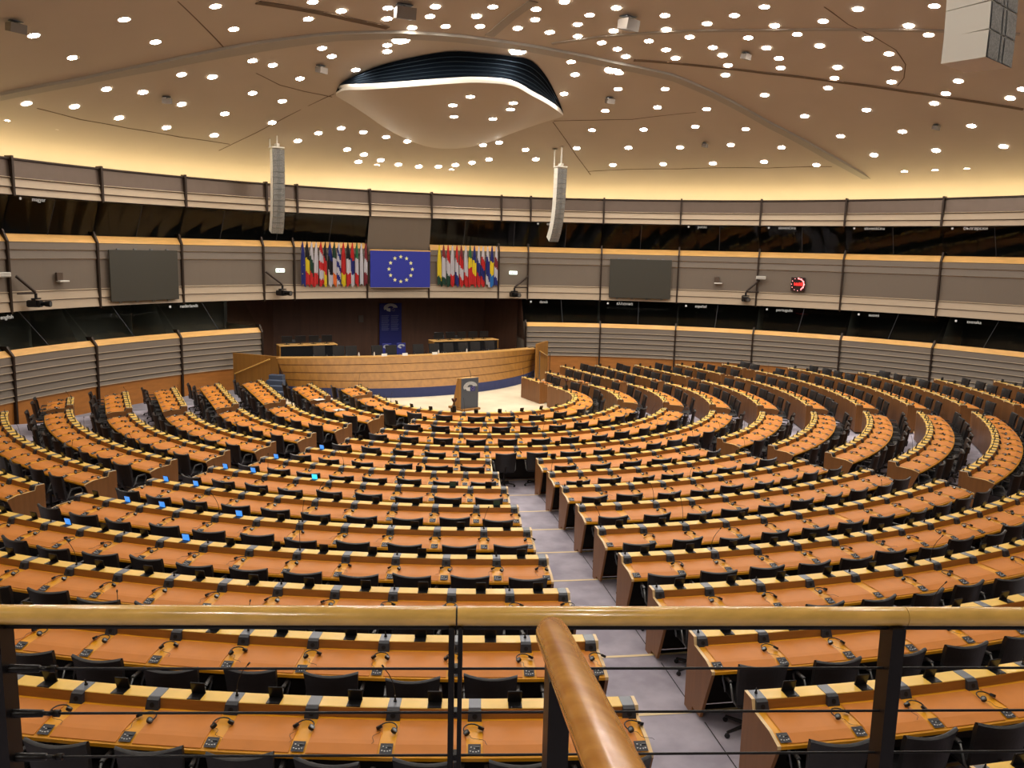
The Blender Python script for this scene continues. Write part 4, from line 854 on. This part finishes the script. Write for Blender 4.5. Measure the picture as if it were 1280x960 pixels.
# clock
cx_, cy_ = 18.2, 2.66; t = thing('wall_clock', 'square black wall clock with glowing red digits and dots on the right wall', 'clock', (cx_, cy_, 3.82), rz=-math.radians(th_of(cx_, cy_)))
mb = MB(); mb.box((0, -.08, 0), (.66, .08, .66), mat('clock_black', (40, 6, 10), .4), bevel=.01); link('case', mb.mesh('case'), t)
mb = MB()
for k in range(60):
    a = PI/2-2*PI*k/60; r = .27
    if k <= 24: mb.disc((math.cos(a)*r, -.125, math.sin(a)*r), .028, M_PINK, 6, (0, -1, 0))
link('seconds_ring', mb.mesh('seconds_ring'), t); mb = MB()
for k in range(12): a = 2*PI*k/12; mb.disc((math.cos(a)*.305, -.126, math.sin(a)*.305), .02, mat('led_dot', (255, 170, 170), .5, emis=2), 6, (0, -1, 0))
link('hour_dots', mb.mesh('hour_dots'), t)
cu = bpy.data.curves.new('t', 'FONT'); cu.body = '16:33'; cu.size = .19; cu.align_x = 'CENTER'; cu.align_y = 'CENTER'; cu.extrude = .004; cu.offset = .004; to = bpy.data.objects.new('t', cu); COL.objects.link(to); bpy.context.view_layer.update()
me = bpy.data.meshes.new_from_object(to.evaluated_get(bpy.context.evaluated_depsgraph_get())); bpy.data.objects.remove(to); me.materials.clear(); me.materials.append(M_RED); o = link('digits', me, t, (0, -.128, 0)); o.rotation_euler = (PI/2, 0, 0)
# small white wall speakers and boxes
for i, (x, y, z, lab) in enumerate(((-13.64, 6.73, 3.72, 'small white shelf box on the left wall, left of the dark screen'), (15.7, 5.68, 3.77, 'small white shelf box on the right wall, right of the dark screen'))):
    t = thing('wall_bracket_box', lab, 'wall box', (x, y, z), rz=-math.radians(th_of(x, y))); mb = MB(); mb.box((0, -.08, .12), (.24, .10, .30), M_WALLM, bevel=.01); link('box', mb.mesh('box'), t); mb = MB(); mb.box((.08, -.16, -.04), (.38, .22, .05), M_WHITE, bevel=.01); link('shelf', mb.mesh('shelf'), t)
for i, (x, y, z, lab) in enumerate(((17.05, 3.98, 4.08, 'white louvred lamp box on the right wall beside a post'), (-15.3, 5.1, 3.96, 'white louvred lamp box on the left wall at the picture edge'))):
    t = thing('louvred_box', lab, 'wall lamp', (x, y, z), rz=-math.radians(th_of(x, y))); mb = MB(); mb.box((0, -.16, 0), (.44, .2, .16), M_WHITE, bevel=.015); link('housing', mb.mesh('housing'), t)
    for q in range(3): m2 = MB(); m2.box((0, -.265, -.05+.05*q), (.4, .012, .012), M_GREY_METAL); link('louvre', m2.mesh('louvre'), t)
# TV cameras on arms
for lab, rx_, ry_, x, y, z in (('black television camera on a bracket arm at the far left wall', -14.95, 5.46, -14.3, 5.55, 2.95), ('black television camera on an arm below the left exit sign', -5.6, 11.1, -4.84, 10.9, 3.0), ('black television camera on an arm below the right exit sign', 7.59, 10.76, 6.75, 10.6, 2.9), ('black television camera on an arm left of the clock', 17.1, 4.13, 16.45, 4.35, 3.0)):
    t = thing('television_camera', lab, 'camera', (x, y, z), rz=-math.radians(th_of(x, y))+.4); R0_ = Matrix.Rotation(-t.rotation_euler.z, 3, 'Z')
    sc_ = (21.45/21.6); rx_ = WC[0]+(rx_-WC[0])*sc_; ry_ = WC[1]+(ry_-WC[1])*sc_
    L_ = lambda p: R0_ @ (Vector(p)-Vector((x, y, z)))
    mb = MB(); mb.tube([L_((rx_, ry_, z+.95)), L_((x, y, z+.38))], .05, M_FIN, 6); mb.tube([L_((rx_, ry_, z+.36)), L_((x, y, z+.36))], .035, M_FIN, 6); link('arm', mb.mesh('arm'), t)
    mb = MB(); mb.tube([(0, 0, .36), (0, 0, .18)], .05, M_BLK, 8); mb.box((0, 0, .17), (.3, .2, .05), M_BLK, bevel=.01); mb.box((-.17, 0, .04), (.03, .14, .26), M_BLK); link('pan_head', mb.mesh('pan_head'), t)
    mb = MB(); mb.box((0, .05, 0), (.26, .44, .24), M_BLK, bevel=.03); mb.box((.15, .1, -.02), (.08, .2, .14), M_CONS, bevel=.01); bd_ = link('body', mb.mesh('body'), t)
    mb = MB(); mb.tube([(0, -.17, 0), (0, -.3, 0), (0, -.31, 0), (0, -.48, 0)], [.07, .07, .10, .11], M_BLK, 14); mb.disc((0, -.481, 0), .085, M_GREY_METAL, 14, (0, -1, 0)); link('lens', mb.mesh('lens'), bd_)
# hanging line arrays
def line_array(label, top, face_deg, n, w, h, dpt, a0, da, rod):
    t = thing('line_array_speaker', label, 'loudspeaker', top, rz=math.radians(face_deg)); y, z, a = 0., -.05, math.radians(a0)
    for i in range(n):
        # cabinet: local -y is the grille side; a tilts the grille down
        def P(px, py, pz): return (px, y+py*math.cos(a)-pz*math.sin(a), z+py*math.sin(a)+pz*math.cos(a))
        mb = MB(); vs = [P(x_, y_, z_) for z_ in (0, -h*.96) for x_, y_ in ((-w/2, 0), (w/2, 0), (w*.42, dpt), (-w*.42, dpt))]
        mb.add(vs, [(0, 1, 2, 3), (7, 6, 5, 4), (1, 5, 6, 2), (2, 6, 7, 3), (3, 7, 4, 0)], M_ARRAY_W)
        g = [P(x_, -.012, z_) for z_ in (-h*.02, -h*.94) for x_ in (-w*.47, -w*.10, -w*.04, w*.04, w*.10, w*.47)]
        mb.add(g, [(0, 1, 7, 6), (2, 3, 9, 8), (4, 5, 11, 10)], M_ARRAY); mb.add([P(-w/2, -.004, 0), P(w/2, -.004, 0), P(w/2, -.004, -h*.96), P(-w/2, -.004, -h*.96)], [(0, 3, 2, 1)], M_GREY_METAL)
        link('cabinet', mb.mesh('cabinet'), t)
        y += h*math.sin(a); z -= h*math.cos(a); a += math.radians(da*(i/n)**1.5)
    mb = MB(); mb.box((0, dpt/2, .02), (w*1.02, dpt*1.1, .06), M_ARRAY_W, bevel=.01); mb.box((0, dpt*.4, .12), (.12, .3, .12), M_ARRAY_W, bevel=.01); link('frame', mb.mesh('frame'), t)
    for rx_, ry_, rz_ in rod:
        mb = MB(); mb.tube([(rx_, ry_, .05), (rx_, ry_, rz_)], .03, M_ARRAY_W, 6); mb.disc((rx_, ry_, rz_-.03), .14, M_BLK, 12, (0, 0, -1)); mb.disc((rx_, ry_, rz_-.02), .14, M_BLK, 12); link('hanging_rod', mb.mesh('hanging_rod'), t)
    return t
line_array('tall white curved line array loudspeaker hanging at the left', (-5.28, 8.95, 9.15), 9, 15, .52, .235, .42, 0, 4.2, ((0, .15, dome(-5.3, 8.9)-9.15), (-.2, .45, dome(-5.3, 8.9)-9.25)))
line_array('tall white curved line array loudspeaker hanging at the right', (7.55, 7.45, 9.05), 0, 15, .50, .235, .42, 2, 6.5, ((0, .15, dome(7.5, 7.5)-9.05), (-.2, .45, dome(7.5, 7.5)-9.15)))
line_array('big grey line array loudspeaker cut off at the top right corner', (-1.35, -19.98, 9.3), 15, 4, .95, .36, .6, -2, 6, ((0, .15, 2.3),))

# ================================================================== GALLERY RAILING (foreground)
P0, PA, PM_, PB, P1 = Vector((-13.05, -25.456, 4.28)), Vector((-12.791, -25.572, 4.28)), Vector((-11.805, -26.012, 4.28)), Vector((-10.785, -26.461, 4.28)), Vector((-10.2, -26.722, 4.28))
RR = .0235
gr = thing('gallery_railing', 'round polished wooden gallery handrail on black steel posts with thin cables', 'railing', (PM_.x, PM_.y, 3.2))
d_ = (PM_-P0).normalized(); e_ = .002
for a, b in ((P0, PM_-d_*e_), (PM_+d_*e_, PB-d_*.0008), (PB+d_*.0008, P1)): mb = MB(); mb.tube([a.lerp(b, f) for f in (0, .25, .5, .75, 1)], RR, M_HAND, 28); part('handrail', mb, gr)
mb = MB(); mb.tube([PM_-d_*e_, PM_+d_*e_], RR*1.01, M_STEEL, 24); part('joint_collar', mb, gr)
mb = MB(); mb.tube([P0+Vector((0, 0, -.027)), PM_+Vector((0, 0, -.027)), PB+Vector((0, 0, -.027)), P1+Vector((0, 0, -.027))], .008, M_STEEL, 6); part('under_bar', mb, gr)
rz_ = math.atan2(d_.y, d_.x)
def flat_post(c, w_, t_, z0=3.2, z1=4.26):
    mb = MB(); mb.box((c.x, c.y, (z0+z1)/2), (w_, t_, z1-z0), M_STEEL, rz=rz_, bevel=.003); part('post', mb, gr)
nrm_ = Vector((-d_.y, d_.x, 0))
flat_post(PM_-d_*.0115, .014, .05); flat_post(PM_+d_*.0095, .011, .05)
flat_post(PB-d_*.026, .034, .06); 
PL = PA+d_*-.012; mb = MB(); mb.box((PL.x, PL.y, 3.73), (.05, .06, 1.06), M_STEEL, rz=rz_, bevel=.003); part('post', mb, gr)
for zc in (4.143, 4.027, 3.912):
    a, b = P0.copy(), P1.copy(); a.z = b.z = zc; m = (a+b)/2; m.z -= .004; mb = MB(); mb.tube([a, PM_.lerp(PM_, 1)+Vector((0, 0, zc-4.28)), b], .0032, M_CABLE, 6); part('cable', mb, gr)
    mb = MB(); s0_ = PL+d_*.02; s0_.z = zc; mb.tube([s0_, s0_+d_*.075, s0_+d_*.076, s0_+d_*.10, s0_+d_*.101, s0_+d_*.115], [.011, .009, .0055, .0055, .009, .009], M_STEEL, 10); part('turnbuckle', mb, gr)
    mb = MB(); c = PM_.copy(); c.z = zc; mb.box(c, (.02, .03, .016), M_STEEL, rz=rz_, bevel=.003); part('cable_clamp', mb, gr)
sa, sb = Vector((-11.954, -26.734, 4.582)), Vector((-12.167, -27.216, 4.711)); sd = (sb-sa).normalized(); sr = .0258
sr_t = thing('stair_handrail', 'thick honey-coloured wooden stair handrail rising towards the viewer from the bottom', 'handrail', (sa.x, sa.y, 3.3))
mb = MB(); L0 = sa; pts = [L0-sd*.012, L0-sd*.009, L0, L0+sd*.02]; mb.tube(pts+[sa+sd*f for f in (.15, .3, .45, .6, .8)], [sr*.55, sr*.85, sr*.98, sr]+[sr]*5, M_HAND2, 28); part('rail', mb, sr_t)
mb = MB(); c = sa+sd*.09; mb.box((c.x, c.y, 4.0), (.03, .07, 1.14), M_STEEL, rz=math.atan2(sd.y, sd.x)+PI/2, bevel=.003); part('post', mb, sr_t)
mb = MB(); a = sa+sd*.06; b = sa+sd*.7; mb.tube([(a.x, a.y, a.z-.035), (b.x, b.y, b.z-.035)], .008, M_STEEL, 6); part('under_bar', mb, sr_t)
# gallery floor the railing stands on
mb = MB(); revolve(mb, [(20.6, 3.0), (20.6, 3.2), (25.5, 3.2), (25.5, 3.0)], 118, 242, M_CARPET, 4); struct('floor_gallery', mb)
# floor loudspeaker-free: rostrum right microphone stand
t = thing('floor_microphone_stand', 'thin microphone stand beside the right end of the rostrum', 'microphone stand', (6.75, 6.7, WELL))
mb = MB(); mb.tube([(0, 0, .02), (0, 0, 1.35)], .015, M_BLK, 6); link('pole', mb.mesh('pole'), t)
mb = MB(); mb.disc((0, 0, .02), .14, M_BLK, 14); mb.tube([(0, 0, 0), (0, 0, .02)], .14, M_BLK, 14); link('base', mb.mesh('base'), t)
mb = MB(); mb.tube([(0, 0, 1.35), (.05, -.1, 1.45)], .02, M_GREY_METAL, 8); link('microphone', mb.mesh('microphone'), t)
